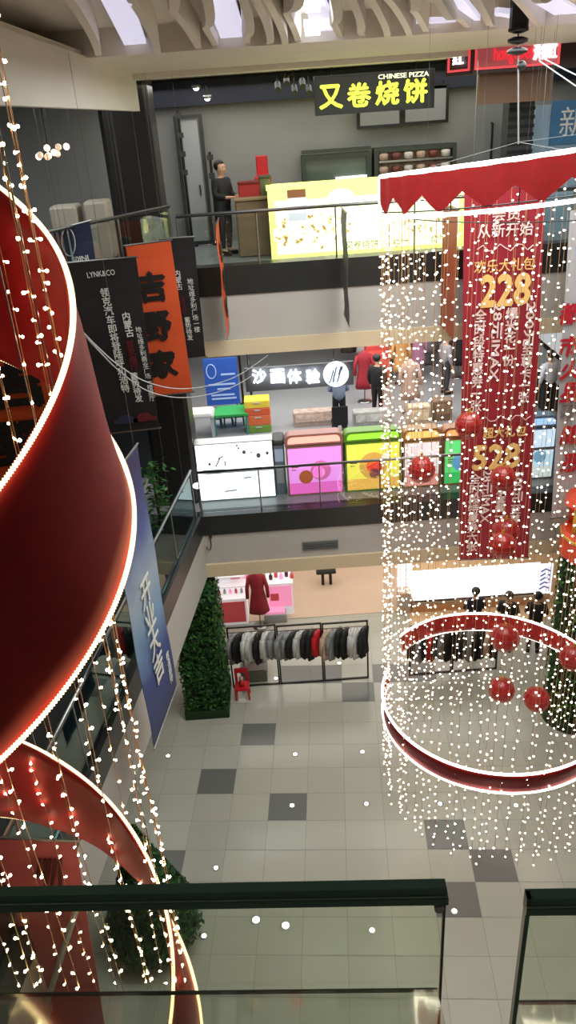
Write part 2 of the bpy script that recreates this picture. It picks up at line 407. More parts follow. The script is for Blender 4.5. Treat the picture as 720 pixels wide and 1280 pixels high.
# cluster of black spotlights left of the sign
t = thing('spotlight_track', 'cluster of black track spotlights left of the yellow-green sign', 'spotlight', PY(372, 105, 16.2))
for i, (x, y) in enumerate([(347, 108), (358, 100), (368, 112), (378, 104), (386, 112)]):
    p = PY(x, y, 16.2); MB().tube([p+Vector((0, -.1, -.06)), p+Vector((0, .1, .05))], .055, 10).build('spotlight', M_black, t)
    MB().tube([p, (p.x, 16.2, 12.74)], .012).build('stem', M_black, t)
pa = PY(340, 100, 16.2); pb = PY(392, 98, 16.2)
MB().box((pa.x, 16.17, 12.72), (pb.x, 16.23, 12.78)).build('track', M_black, t)
# framed grey panels under the sign
for i, (x0, y0, x1, y1) in enumerate([(446, 108, 503, 164), (503, 100, 561, 159)]):
    q = rectY(x0, y0+4, x1, y1-4, 17.7); t = thing('wall_panel', ['grey framed panel under the lit sign, the one by its centre', 'grey framed panel under the right end of the lit sign'][i], 'panel', q[0])
    MB().plate(q, .04).build('board', mat('panel_grey', (140, 142, 142), .5), t)
    frame_rect(MB(), [p+Vector((0, -.01, 0)) for p in q], .06, .05).build('frame', M_black, t)
    MB().box((q[0].x+.1, 17.7, q[2].z-.02), (q[0].x+.14, 18, q[2].z+.02)).box((q[1].x-.14, 17.7, q[2].z-.02), (q[1].x-.1, 18, q[2].z+.02)).build('bracket', M_black, t)
# serving windows behind the yellow counter
M_winframe = mat('window_frame_green', (58, 66, 56), .5)
q = rectY(378, 192, 464, 245, 17.6); t = thing('serving_window', 'green-grey framed serving window behind the yellow lit counter', 'window', q[0])
MB().plate([p+Vector((0, .1, 0)) for p in q], .05).build('pane', mat('pane_dim', (96, 108, 100), .15), t)
frame_rect(MB(), q, .09, .4).build('frame', M_winframe, t)
MB().box((q[0].x, 17.58, c.z-1.02), (q[1].x, 17.7, c.z-.95)).build('rail', M_winframe, t)
z = (q[0].z+q[2].z)/2+.05
t.children[2].location.z = 0
MB().tube([(q[0].x+.7, 17.55, q[0].z+.35), (q[1].x-.1, 17.55, q[0].z+.36)], .02).build('tube_lamp', mat('tube_white', (250, 250, 245), .4, emit=5), t)
q = rectY(468, 182, 570, 250, 17.6); t = thing('kitchen_hatch', 'open kitchen hatch with lit shelves beside the serving window', 'hatch', q[0])
frame_rect(MB(), q, .09, .4).build('frame', M_winframe, t)
MB().plate([p+Vector((0, .16, 0)) for p in q], .05).build('back_panel', mat('hatch_warm', (146, 118, 96), .6, noise=.4, nscale=9), t)
for k in range(3):
    zz = q[0].z+(q[2].z-q[0].z)*(.25+.24*k)
    MB().box((q[0].x+.1, 17.55, zz), (q[1].x-.1, 17.75, zz+.04)).build('shelf', M_steel, t)
    for j in range(6):
        xx = q[0].x+.2+j*.26
        if xx < q[1].x-.2: MB().lathe([(.05, .04), (.09, .06), (.1, .16), (.06, .18)], (xx, 17.62, zz), 10).build('bowl', mat('bowl%d' % (j % 3), [(190, 160, 140), (120, 60, 50), (210, 200, 190)][j % 3], .4), t, True)
# tall white door panel on the grey wall and the poles beside it
q = rectY(229, 150, 252, 250, 17.8); t = thing('door_leaf', 'narrow white door leaf on the grey wall by the dark column', 'door', (q[0].x, 17.8, 9.6))
MB().box((q[0].x, 17.7, 9.62), (q[1].x, 17.85, q[2].z)).build('leaf', M_lgrey, t)
frame_rect(MB(), [Vector((q[0].x-.1, 17.66, 9.6)), Vector((q[1].x+.1, 17.66, 9.6)), Vector((q[1].x+.1, 17.66, q[2].z+.1)), Vector((q[0].x-.1, 17.66, q[2].z+.1))], .07, .1).build('frame', M_dgrey, t)
MB().tube([(q[1].x-.08, 17.66, 10.6), (q[1].x-.08, 17.66, 10.8)], .02).build('handle', M_steel, t)
for i, (x, ya, yb) in enumerate([(222, 138, 258), (262, 190, 262)]):
    a = PY(x, ya, 17.5)
    t = thing('scaffold_pole', ['black pole with clamps left of the white door leaf', 'thin black pole with a clamp right of the white door leaf'][i], 'pole', (a.x, 17.5, 9.6))
    MB().tube([(a.x, 17.5, 9.6), (a.x, 17.5, a.z)], .028, 8).build('shaft', M_black, t)
    for k in range(4 if i == 0 else 2):
        zz = a.z-.1-.35*k; MB().box((a.x-.06, 17.45, zz-.05), (a.x+.06, 17.56, zz+.05)).build('clamp', M_dgrey, t)
    MB().box((a.x-.12, 17.4, 9.6), (a.x+.12, 17.6, 9.63)).build('foot', M_black, t)
# red stool-like rack with a bottle on the brown counter
q = rectY(296, 268, 336, 325, 15.6)
t = thing('counter', 'brown wooden counter at the left end of the yellow lit counter', 'counter', (q[0].x, 15.6, 9.6))
MB().rbox((q[0].x+.02, 15.5, 9.62), (q[1].x+.1, 16.3, 10.62), .03).build('body', mat('counter_wood', (128, 104, 76), .5, noise=.15, nscale=4), t)
MB().rbox((q[0].x, 15.45, 10.62), (q[1].x+.12, 16.35, 10.67), .02).build('worktop', mat('counter_top', (150, 126, 96), .4), t)
cx = q[0].x
for i, (dx, dz, sz, colr, lb) in enumerate([(.1, 0, (.42, .3, .22), (170, 36, 34), 'red box on the brown counter beside the staff member'), (.5, 0, (.22, .25, .3), (90, 96, 60), 'olive tin on the brown counter near the yellow light box')]):
    t = thing('counter_box', lb, 'box', (cx+dx, 15.8, 10.67))
    MB().rbox((cx+dx, 15.7, 10.672), (cx+dx+sz[0], 15.7+sz[1], 10.67+sz[2]), .02).build('body', mat('cbox%d' % i, colr, .5), t)
    MB().rbox((cx+dx-.01, 15.69, 10.672+sz[2]), (cx+dx+sz[0]+.01, 15.71+sz[1], 10.71+sz[2]), .01).build('lid', mat('cboxlid%d' % i, tuple(int(v*.7) for v in colr), .5), t)
q = rectY(318, 207, 339, 236, 17.0); t = thing('bar_stool', 'tall red high chair standing by the grey wall', 'chair', (q[0].x, 17, 9.6))
M_redp = mat('red_paint', (196, 28, 34), .4)
MB().rbox((q[0].x, 16.8, 10.85), (q[1].x, 17.15, 10.93), .02).build('seat', M_redp, t)
MB().rbox((q[0].x+.05, 17.1, 10.93), (q[1].x-.05, 17.15, 11.3), .02).build('backrest', M_redp, t)
for sx in (.03, q[1].x-q[0].x-.03):
    for sy in (16.85, 17.1): MB().tube([(q[0].x+sx, sy, 9.6), (q[0].x+sx, sy, 10.86)], .025).build('leg', M_redp, t)
# yellow lit counter
Yc = 15.1
A = PY(334, 240, Yc); B = PY(580, 215, Yc); A0 = PY(340, 326, Yc); B0 = PY(580, 312, Yc)
zt = (A.z+B.z)/2; zb = 9.6; x0, x1 = A.x, B.x+.05
zt = PY(450, 228, Yc).z; zb2 = PY(450, 321, Yc).z
t = thing('lit_counter', 'long yellow backlit counter front with pizza pictures', 'counter', (x0, Yc, 9.6))
MB().box((x0, Yc, 9.6), (x1, Yc+.7, zt-.03)).build('body', mat('counter_body', (150, 150, 60), .5), t)
def lightpanel(name, cc, ce, strength):
    """Backlit printed sheet: centre brighter where the lamps sit."""
    m = mat(name, cc, .4, emit=strength)
    nt = m.node_tree; b = nt.nodes['Principled BSDF']
    tc = nt.nodes.new('ShaderNodeTexCoord'); gr = nt.nodes.new('ShaderNodeTexGradient'); gr.gradient_type = 'SPHERICAL'
    mp = nt.nodes.new('ShaderNodeMapping'); mp.inputs['Location'].default_value = (-1, -1, -1); mp.inputs['Scale'].default_value = (2, 2, 2)
    nt.links.new(tc.outputs['Generated'], mp.inputs['Vector']); nt.links.new(mp.outputs[0], gr.inputs[0])
    r = nt.nodes.new('ShaderNodeValToRGB'); r.color_ramp.elements[0].color = rgb(*ce); r.color_ramp.elements[1].color = rgb(*cc); r.color_ramp.elements[1].position = .6
    nt.links.new(gr.outputs['Fac'], r.inputs[0]); nt.links.new(r.outputs[0], b.inputs['Emission Color'])
    return m
M_ylw = mat('sheet_yellow', (238, 244, 130), .4, emit=1.15)
M_ylw2 = lightpanel('sheet_cream', (255, 255, 236), (252, 252, 178), 1.4)
MB().box((x0, Yc-.03, zb2), (x1, Yc-.002, zt)).build('light_sheet', M_ylw, t)
MB().box((x0+.12, Yc-.036, zb2+.14), (x1-.12, Yc-.031, zt-.22)).build('light_sheet', M_ylw2, t)
MB().box((x0-.02, Yc-.04, zt-.03), (x1+.02, Yc+.75, zt+.02)).build('worktop', M_ylw, t)
M_food = mat('food_print', (226, 190, 110), .5, noise=.45, nscale=14, emit=.75)
M_print = mat('print_olive', (130, 130, 30), .5)
def disc(m, c, rx, rz, n=22, t_=.004):
    m.prism([(c[0]+rx*math.cos(2*PI*k/n), c[1], c[2]+rz*math.sin(2*PI*k/n)) for k in range(n)], (0, -1, 0), -t_ if False else t_)
def foodmat(i):
    m = mat('food%d' % i, (236, 200, 120), .5, emit=1.0); nt = m.node_tree; b = nt.nodes['Principled BSDF']
    tc = nt.nodes.new('ShaderNodeTexCoord'); n = nt.nodes.new('ShaderNodeTexNoise'); n.inputs['Scale'].default_value = 11+i; n.inputs['Detail'].default_value = 3
    r = nt.nodes.new('ShaderNodeValToRGB'); e = r.color_ramp.elements
    e[0].position = .36; e[0].color = rgb(170, 130, 80); e[1].position = .46; e[1].color = rgb(255, 252, 226)
    x = r.color_ramp.elements.new(.4); x.color = rgb(236, 214, 140)
    nt.links.new(tc.outputs['Object'], n.inputs['Vector']); nt.links.new(n.outputs['Fac'], r.inputs[0])
    nt.links.new(r.outputs[0], b.inputs['Emission Color']); nt.links.new(r.outputs[0], b.inputs['Base Color'])
    return m
for i, (x, y, rx, ry) in enumerate([(385, 290, 38, 20), (424, 283, 14, 9), (482, 282, 9, 12), (517, 281, 13, 11), (548, 279, 13, 11)]):
    p = PY(x, y, Yc-.04); mm = MB(); k = 16.5/960
    disc(mm, (p.x, Yc-.0365, p.z), rx*k, ry*k); mm.build('food_picture', foodmat(i), t)
for x, y, s_ in [(452, 305, '又卷烧饼'), (500, 303, '卷饼'), (548, 298, '烧饼')]:
    p = PY(x, y, Yc); text(s_, 'lettering', M_print, t, (p.x, Yc-.0365, p.z), (1, 0, 0), (0, 0, 1), .16, ext=.004)
p = PY(371, 254, Yc)
MB().box((p.x-.17, Yc-.05, p.z-.3), (p.x+.17, Yc-.037, p.z+.22)).build('menu_card', mat('menu_card', (226, 226, 236), .5, emit=.5), t)
MB().box((p.x-.17, Yc-.054, p.z+.1), (p.x+.17, Yc-.05, p.z+.24)).build('menu_card', mat('menu_card_brown', (150, 98, 60), .5, emit=.2), t)
p = PY(426, 246, Yc); mm = MB(); disc(mm, (p.x, Yc-.0365, p.z), .24, .14); mm.build('badge', mat('badge_lilac', (226, 222, 240), .5, emit=.8), t)
# railing of the third gallery: glass, handrail, posts
def railing(name, label, pts, zf, h, step=1.25, rail_m=M_steel, gm=None, r=.03):
    gm = gm or glass('rail_glass', (244, 249, 248), .01, .02, .2)
    t = thing(name, label, 'railing', (*pts[0], zf))
    for k in range(len(pts)-1):
        a = Vector((*pts[k], 0)); b = Vector((*pts[k+1], 0)); L = (b-a).length; d = (b-a)/L; n = max(1, int(L/step)); nn = Vector((-d.y, d.x, 0))*.006
        for i in range(n):
            u, v = a+d*(L*i/n+.02), a+d*(L*(i+1)/n-.02)
            MB().hexa([(*(u-nn).xy, zf+.03), (*(v-nn).xy, zf+.03), (*(v+nn).xy, zf+.03), (*(u+nn).xy, zf+.03), (*(u-nn).xy, zf+h-.08), (*(v-nn).xy, zf+h-.08), (*(v+nn).xy, zf+h-.08), (*(u+nn).xy, zf+h-.08)]).build('glass_panel', gm, t)
            MB().tube([(*a.lerp(b, i/n).xy, zf), (*a.lerp(b, i/n).xy, zf+h)], .016, 8).build('post', M_steel, t)
        MB().tube([(*a.xy, zf+h), (*b.xy, zf+h)], r, 10).build('handrail', rail_m, t, True)
    return t
zr3 = PY(260, 268, 14.4).z
railing('gallery_railing', 'glass railing with steel handrail along the top gallery', [(-1.6, 14.4), (8.2, 14.4)], 9.66, zr3-9.66)
railing('gallery_railing', 'glass railing with thin rail behind the hanging banners', [(-1.7, 14.4), (-5.9, 7.2)], 9.66, 1.05)
zr2 = PY(360, 583, 14.4).z
railing('gallery_railing', 'glass railing with steel handrail before the play booths', [(-1.8, 14.4), (8.2, 14.4)], 4.66, zr2-4.66)
g2 = glass('rail_glass_teal', (170, 206, 204), .12)
railing('gallery_railing', 'teal glass railing on the left wing above the green hedge', [(left_edge(14.2)-.06, 14.2), (left_edge(4)-.06, 4)], 4.66, 1.1, 1.6, M_steel, g2)

# red lit sign on the right: a box with a slanted end
q = rectY(594, 51, 700, 84, 13.8)
t = thing('lit_sign_box', 'dark sign box with red lit border and white characters', 'sign', q[0])
MB().hexa([(q[0].x-.02, 13.82, q[0].z-.05), (8, 13.82, q[0].z-.05), (8, 14.25, q[0].z-.05), (q[0].x-.36, 14.25, q[0].z-.05), (q[0].x-.02, 13.82, q[2].z+.06), (8, 13.82, q[2].z+.06), (8, 14.25, q[2].z+.06), (q[0].x-.36, 14.25, q[2].z+.06)]).build('sign_box', mat('sign_brown', (58, 40, 38), .5), t)
MB().plate([p for p in q], .02).build('light_sheet', mat('sheet_redpink', (176, 84, 88), .5, emit=.35), t)
frame_rect(MB(), [p+Vector((0, -.012, 0)) for p in q], .03, .02).build('border', mat('border_red', (236, 80, 90), .5, emit=.6), t)
W = q[1].x-q[0].x
text('hongdoes', 'letter', mat('letter_red', (240, 40, 60), .4, emit=.8), t, (q[0].x+W*.45, 13.79, mid(q).z), (1, 0, 0), (0, 0, 1), 1, width=W*.46, height=.26, ext=.02)
text('洪都红', 'letter', mat('letter_glow_white', (255, 250, 250), .4, emit=2.0), t, (q[0].x+W*.82, 13.79, mid(q).z+.01), (1, 0, 0), (0, 0, 1), 1, width=W*.28, height=.22, ext=.02, bold=.03)
e0 = Vector((q[0].x-.33, 14.2, q[0].z)); e1 = Vector((q[0].x-.06, 13.85, q[0].z)); 
ee = [e0, e1, Vector((e1.x, e1.y, q[2].z)), Vector((e0.x, e0.y, q[2].z))]
nrm = (e1-e0).cross(Vector((0, 0, 1))).normalized()
frame_rect(MB(), [p+nrm*.02 for p in ee], .03, .02).build('border', MATS['border_red'], t)
text('红', 'letter', MATS['letter_glow_white'], t, (e0+e1)/2+Vector((0, 0, .2))+nrm*.02, e1-e0, (0, 0, 1), 1, height=.2, ext=.02, bold=.03)
q = rectY(598, 90, 690, 128, 14.3); MB().box((q[0].x, 14.28, q[0].z), (q[1].x, 14.4, q[2].z)).build('lower_panel', mat('panel_brown', (122, 92, 70), .6), t)
# right end of the third level
q = rectY(633, 135, 664, 250, 15.5); m = MB().box((q[0].x, 15.5, 9.6), (q[1].x, 15.9, 12.75))
for k in range(22): m.box((q[0].x-.01, 15.47, 9.7+k*.14), (q[1].x+.01, 15.5, 9.76+k*.14), 1)
struct(m.build('wall_slatted_pier', [M_dgrey, M_black]))
q = rectY(666, 128, 790, 240, 16.0); t = thing('poster_wall', 'pale blue poster wall with a blue square and one white character', 'poster', (q[0].x, 16, 9.6))
MB().box((q[0].x, 16, 9.6), (q[1].x, 16.1, q[2].z)).build('board', mat('poster_paleblue', (150, 178, 200), .5, noise=.05), t)
p = PY(712, 152, 15.98); MB().box((p.x-.36, 15.96, p.z-.38), (p.x+.6, 16, p.z+.36)).build('print', mat('poster_blue', (66, 118, 160), .5), t)
text('新', 'letter', M_txtw, t, (p.x+.06, 15.955, p.z), (1, 0, 0), (0, 0, 1), 1, height=.5, ext=.006)
q = rectY(594, 128, 634, 250, 17.0)
t = thing('door_frame', 'black pull-handle door frame beside the slatted pier', 'door', (q[0].x, 17, 9.6))
MB().box((q[0].x, 17, 9.6), (q[1].x+.2, 17.1, 12.2)).build('leaf', M_mgrey, t)
x = PY(622, 180, 16.9).x
MB().tube([(x-.12, 16.98, 10.9), (x-.12, 16.9, 10.9), (x-.12, 16.9, 11.6), (x-.12, 16.98, 11.6)], .025).build('handle', M_black, t)
MB().tube([(x+.12, 16.98, 10.9), (x+.12, 16.9, 10.9), (x+.12, 16.9, 11.6), (x+.12, 16.98, 11.6)], .025).build('handle', M_black, t)

# ------------------------------------------------------------------ dark column at the corner
m = MB(); m.rbox((-2.8, 15.0, 4.62), (-1.9, 15.9, 12.77), .08)
for x in (-2.55, -2.2): m.box((x-.008, 14.985, 4.7), (x+.008, 15.005, 12.7), 1)
struct(m.build('wall_column', [mat('column_black', (36, 34, 33), .3, noise=.1, nscale=2), mat('column_seam', (78, 74, 68), .4)]))
p = PY(122, 103, 14.9); t = thing('call_point', 'small white wall box with a dark slot near the column top', 'wall box', p)
MB().rbox((p.x-.07, 14.9, p.z-.17), (p.x+.07, 14.99, p.z+.17), .02).build('body', M_lgrey, t); MB().box((p.x-.03, 14.89, p.z-.08), (p.x+.03, 14.9, p.z+.08)).build('slot', M_black, t)
# left gallery boxes and a pendant cluster
for i, (x0, y0, x1, y1) in enumerate([(62, 258, 96, 282), (104, 252, 134, 276)]):
    q = rectY(x0, y0, x1, y1, 13.2); t = thing('display_bench', ['cream upholstered bench under the blue-grey panel, nearer the light spiral', 'cream upholstered bench under the blue-grey panel, beside the dark column'][i], 'bench', (q[0].x, 13.2, 9.66))
    MB().rbox((q[0].x, 13.2, 10.1), (q[1].x, 13.7, q[2].z), .04).build('cushion', mat('bench_cream', (158, 150, 134), .6), t)
    MB().box((q[0].x+.02, 13.22, 10.02), (q[1].x-.02, 13.68, 10.1)).build('frame', M_black, t)
    for a in (q[0].x+.04, q[1].x-.04):
        for b in (13.25, 13.62): MB().tube([(a, b, 9.66), (a, b, 10.06)], .02).build('leg', M_black, t)
p = PY(62, 191, 9.0)
t = thing('pendant_lamp', 'cluster of glowing glass balls hanging by the dangling lights', 'lamp', p)
MB().tube([p+Vector((0, 0, .04)), (p.x, p.y, 12.76)], .008).build('cord', M_black, t)
for k in range(9):
    a = k*2.4; MB().ball((p.x+.16*math.cos(a)*(k/9+.3), p.y+.1*math.sin(a), p.z+.05*math.sin(a*1.7)), .034, 6).build('glass_ball', mat('pendant_glow%d' % (k % 2), (255, 220, 190), .3, emit=(3, .5)[k % 2]), t, True)

# ------------------------------------------------------------------ hanging banners
def banner(label, q, m, cat='banner', group=None, rods=True, name='hanging_banner', arm=False):
    """q = bl, br, tr, tl"""
    q = [Vector(p) for p in q]
    t = thing(name, label, cat, (q[0]+q[1])/2, group)
    c = MB(); n = (q[1]-q[0]).cross(q[3]-q[0]).normalized(); N = 10; R = []
    for i in range(N+1):
        a = q[0].lerp(q[3], i/N); b = q[1].lerp(q[2], i/N); off = n*(.012*math.sin(i*1.3))
        R.append([a+off, b+off, b+off-n*.008, a+off-n*.008])
    c.rings(R); c.build('cloth', m, t)
    if rods:
        for (a, b) in ((q[3], q[2]), (q[0], q[1])):
            d = (b-a).normalized()*.03
            MB().tube([a-d, b+d], .014, 8).build('rod', M_steel, t)
        for p in (q[3].lerp(q[2], .1), q[3].lerp(q[2], .9)):
            if not arm: MB().tube([p, (p.x, p.y, 12.7)], .003, 4).build('hanging_cord', M_steel, t)
        if arm:
            MB().tube([q[3], (q[3].x, 14.28, q[3].z)], .012, 6).build('wall_arm', M_steel, t); MB().tube([q[0], (q[0].x, 14.28, q[0].z)], .01, 6).build('wall_arm', M_steel, t)
    return t, q
def bpt(q, u, v, off=.02):
    """Point on a banner: u from its left, v from its top."""
    n = (q[1]-q[0]).cross(q[3]-q[0]).normalized()
    return q[3].lerp(q[2], u).lerp(q[0].lerp(q[1], u), v)+n*off
def bwrite(t, q, s, u, v, wd, ht, m, vertical=True, bold=0.0, rot=False):
    R = (q[1]-q[0]).normalized(); U = (q[3]-q[0]).normalized(); W = (q[1]-q[0]).length; Hh = (q[3]-q[0]).length
    body = '\n'.join(s) if vertical else s
    return text(body, 'lettering', m, t, bpt(q, u, v), R, U, 1, width=None if vertical and len(s) > 1 else wd*W, height=ht*Hh, ext=.004, bold=bold, lines=.95 if len(s) > 1 else 1)
M_bblack = mat('banner_black', (22, 21, 24), .6)
M_borange = mat('banner_orange', (206, 78, 34), .6)
M_bnavy = mat('banner_navy', (34, 40, 66), .6)
M_ink = mat('ink_black', (20, 16, 14), .6)
M_dullred = mat('ink_dull_red', (96, 20, 34), .6)
def bq(x0, y0, x1, y1, Y, lean=0): return rectY(x0, y0, x1, y1, Y)
def quadY(tl, tr, br, bl, Y): return [PY(*bl, Y), PY(*br, Y), PY(*tr, Y), PY(*tl, Y)]
# far black banner
t, q = banner('black banner with white writing, half hidden behind the orange banner', quadY((200, 299), (242, 296), (257, 446), (216, 450), 13.6), M_bblack)
bwrite(t, q, '内蒙古', .42, .33, .14, .16, M_txtw); bwrite(t, q, '首家展厅', .5, .55, .12, .16, M_dullred); bwrite(t, q, '蓄势待发', .58, .74, .14, .2, M_txtw)
bwrite(t, q, '地址维多利广场一楼', .8, .55, .07, .45, M_txtw)
# orange banner
t, q = banner('orange banner with three big black characters, beside the dark column', quadY((157, 307), (213, 300), (241, 490), (185, 496), 12.9), M_borange)
for i, ch in enumerate('吉野家'): bwrite(t, q, ch, .44+.1*i*0, .27+.255*i, .62, .2, M_ink, bold=.05)
# black banner in front
t, q = banner('large black banner with white Chinese columns and car pictures, in front of the orange one', quadY((82, 329), (170, 321), (199, 535), (112, 545), 11.6), M_bblack)
bwrite(t, q, 'LYNK&CO', .48, .07, .36, .03, M_txtw, False)
bwrite(t, q, '领克汽车即将登陆呼和浩特', .55, .45, .085, .6, M_txtw, bold=.01)
bwrite(t, q, '内蒙古', .76, .36, .085, .14, M_txtw, bold=.015); bwrite(t, q, '首家展厅', .76, .54, .085, .18, M_dullred, bold=.015); bwrite(t, q, '蓄势待发', .76, .73, .085, .18, M_txtw, bold=.015)
bwrite(t, q, '地址维多利商业广场一楼展厅', .93, .6, .04, .44, M_txtw)
for i, (u, cc) in enumerate(((.55, (40, 48, 74)), (.82, (96, 34, 36)))):
    mm = MB(); c = bpt(q, u, .93, .02); R = (q[1]-q[0]).normalized(); U = (q[3]-q[0]).normalized(); n = R.cross(U)
    mm.prism([c+R*a*.19+U*b*.19 for a, b in ((-1, -.2), (1, -.2), (1, .1), (.6, .2), (.3, .5), (-.4, .5), (-.7, .2), (-1, .1))], n, .006); mm.build('car_print', mat('carprint%d' % i, cc, .4), t)
# navy banner behind it and the near orange one
t, q = banner('navy banner with a drawn ribbon loop, hanging above the black banner', quadY((66, 288), (112, 276), (130, 392), (80, 400), 12.3), M_bnavy)
R = (q[1]-q[0]).normalized(); U = (q[3]-q[0]).normalized(); c = bpt(q, .38, .16)
pts = [c+R*(.1*math.sin(a))+U*(.2*math.cos(a)) for a in [k*2*PI/20 for k in range(21)]]
MB().tube(pts+[c+U*-.3+R*.04, c+U*-.5+R*.12], .01, 5).build('ribbon_print', M_lgrey, t)
bwrite(t, q, '50INI', .62, .36, .4, .06, M_txtw, False, bold=.02)
t, q = banner('near orange banner with black characters, glimpsed under the red spiral band', quadY((-75, 330), (42, 318), (78, 640), (-40, 650), 9.0), M_borange)
for i, ch in enumerate('吉野家'): bwrite(t, q, ch, .66, .45+.24*i, .62, .19, M_ink, bold=.05)
# edge-on banners in front of the top gallery
def edge_banner(label, xt, yt, yb, Y0, Y1, m, xb=None):
    a = PY(xt, yt, Y0); zb = PY(xt, yb, Y0).z
    x = a.x
    return banner(label, [(x, Y0, zb), (x, Y1, zb), (x, Y1, a.z), (x, Y0, a.z)], m, arm=True)
t, q = edge_banner('slim orange banner seen nearly edge-on before the top gallery', 270, 281, 425, 13.3, 14.15, M_borange)
for i, ch in enumerate('吉野家'): bwrite(t, q, ch, .5, .25+.25*i, .6, .18, M_ink, bold=.05)
t, q = edge_banner('slim dark grey banner seen edge-on before the yellow lit counter', 433, 266, 408, 13.3, 14.15, mat('banner_grey', (70, 68, 66), .6))
# long blue banner on the left wing
xa, Ya = -2.0, 11.0
pn = PZ(193, 935, 4.3); pf = PZ(221, 858, 4.3)
M_bblue = mat('banner_blue', (40, 62, 120), .55)
nt = M_bblue.node_tree; b = nt.nodes['Principled BSDF']; tc = nt.nodes.new('ShaderNodeTexCoord'); sp = nt.nodes.new('ShaderNodeSeparateXYZ'); r = nt.nodes.new('ShaderNodeValToRGB')
nz = nt.nodes.new('ShaderNodeTexNoise'); nz.inputs['Scale'].default_value = 2.5
ad = nt.nodes.new('ShaderNodeMath'); ad.operation = 'MULTIPLY_ADD'; ad.inputs[1].default_value = .12
nt.links.new(tc.outputs['Generated'], sp.inputs[0]); nt.links.new(tc.outputs['Object'], nz.inputs['Vector'])
nt.links.new(nz.outputs['Fac'], ad.inputs[0]); nt.links.new(sp.outputs['Z'], ad.inputs[2]); nt.links.new(ad.outputs[0], r.inputs[0]); nt.links.new(r.outputs[0], b.inputs['Base Color'])
e = r.color_ramp.elements
e[0].position = 0; e[0].color = rgb(26, 34, 78); e[1].position = 1.0; e[1].color = rgb(36, 36, 84)
for pos, cc in ((.3, (36, 60, 128)), (.48, (112, 150, 186)), (.62, (150, 166, 184)), (.8, (70, 84, 140))):
    k = r.color_ramp.elements.new(pos); k.color = rgb(*cc)
zt = PY(160, 556, pf.y).z
t, q = banner('long blue poster banner with white diagonal writing, beside the hedge', [pn, pf, (pf.x, pf.y, zt), (pn.x, pn.y, zt)], M_bblue)
bwrite(t, q, '开业大吉', .5, .62, .42, .42, M_txtw, bold=.02)
bwrite(t, q, '敬请期待', .82, .86, .16, .14, M_txtw)
bwrite(t, q, '盛大', .3, .1, .4, .12, M_txtw, bold=.02)

# ------------------------------------------------------------------ red gift-package banner
M_bred = mat('banner_crimson', (138, 14, 36), .6, noise=.06, nscale=2)
M_gold = mat('print_gold', (226, 182, 112), .45)
M_pink = mat('print_pale', (226, 200, 200), .5)
Yb = 12.75
qb = quadY((581, 215), (684, 205), (660, 697), (574, 700), Yb)
t, q = banner('tall crimson banner with gold numbers 228 and 528', qb, M_bred)
def bw(s, x, y, wpx, hpx, m, vertical=True, bold=.01):
    p = PY(x, y, Yb)-Vector((0, .03, 0)); k = (p-CAM).dot(fw)/F
    R = (q[1]-q[0]).normalized(); U = (q[3]-q[0]).normalized()
    text('\n'.join(s) if vertical else s, 'lettering', m, t, p, (1, 0, .0), (0, 0, 1), 1, width=wpx*k, height=hpx*k*1.12, ext=.005, bold=bold, lines=.95)
bw('会员', 632, 268, 36, 13, M_pink, False); bw('从新开始', 631, 287, 70, 15, M_pink, False)
bw('欢乐大礼包', 630, 331, 76, 14, M_gold, False); bw('228', 631, 362, 64, 37, M_gold, False, .035)
bw('全时段特惠券一张', 597, 452, 15, 118, M_pink, True, .02); bw('爆米花一份', 637, 421, 15, 66, M_pink, True, .02)
bw('超大礼包', 630, 539, 54, 13, M_gold, False, .02); bw('528', 620, 570, 60, 31, M_gold, False, .035)
bw('全时段特惠券六张', 591, 641, 14, 98, M_pink, True, .02); bw('专享套餐一份', 625, 629, 13, 62, M_pink, True, .02)
def bwr(s, x, y, wpx, hpx):
    p = PY(x, y, Yb)-Vector((0, .03, 0)); k = (p-CAM).dot(fw)/F
    text(s, 'lettering', M_pink, t, p, (0, 0, -1), (1, 0, 0), 1, width=hpx*k*1.12, height=wpx*k, ext=.005, bold=.02)
bwr('28元IMAX', 619, 428, 13, 88); bwr('200元', 661, 405, 13, 50); bw('至尊卡一张', 656, 467, 14, 68, M_pink, True, .02)
bwr('28元IMAX', 607, 620, 13, 66); bwr('500元', 647, 608, 13, 38); bw('至尊卡', 643, 648, 13, 36, M_pink, True, .02)
for yy in (309, 522):
    p = PY(631, yy, Yb)-Vector((0, .03, 0))
    MB().tube([p+Vector((-.45+.09*k, 0, .06*math.sin(k*1.9))) for k in range(11)], .008, 4).build('cloud_print', M_pink, t)
# slim orange strip left of it, seen edge-on
t, q2 = edge_banner('slim orange-brown banner seen edge-on left of the crimson banner', 573, 262, 425, 13.0, 14.1, mat('banner_rust', (170, 74, 44), .6))
for i, ch in enumerate('吉野家'): bwrite(t, q2, ch, .5, .25+.25*i, .6, .18, M_ink, bold=.05)

# ------------------------------------------------------------------ white column with red characters at the right
t, qw = banner('white banner with red grey-shadowed characters at the right edge', quadY((713, 262), (790, 256), (776, 640), (689, 648), 13.4), mat('banner_white', (190, 188, 194), .6))
M_rl = mat('ink_red', (196, 30, 50), .5); M_gl = mat('ink_grey', (130, 126, 130), .5)
for i, (ch, y) in enumerate(zip('都市火星亦隐恶', (392, 432, 462, 490, 510, 543, 578))):
    p = PY(713, y, 13.35)
    text(ch, 'lettering', M_gl, t, p+Vector((.015, 0, -.02)), (1, 0, 0), (0, 0, 1), 1, width=.4, height=.38, ext=.004, bold=.01, shear=.15)
    text(ch, 'lettering', M_rl if i != 4 else M_gl, t, p+Vector((0, -.008, 0)), (1, 0, 0), (0, 0, 1), 1, width=.4, height=.38, ext=.004, bold=.03, shear=.15)

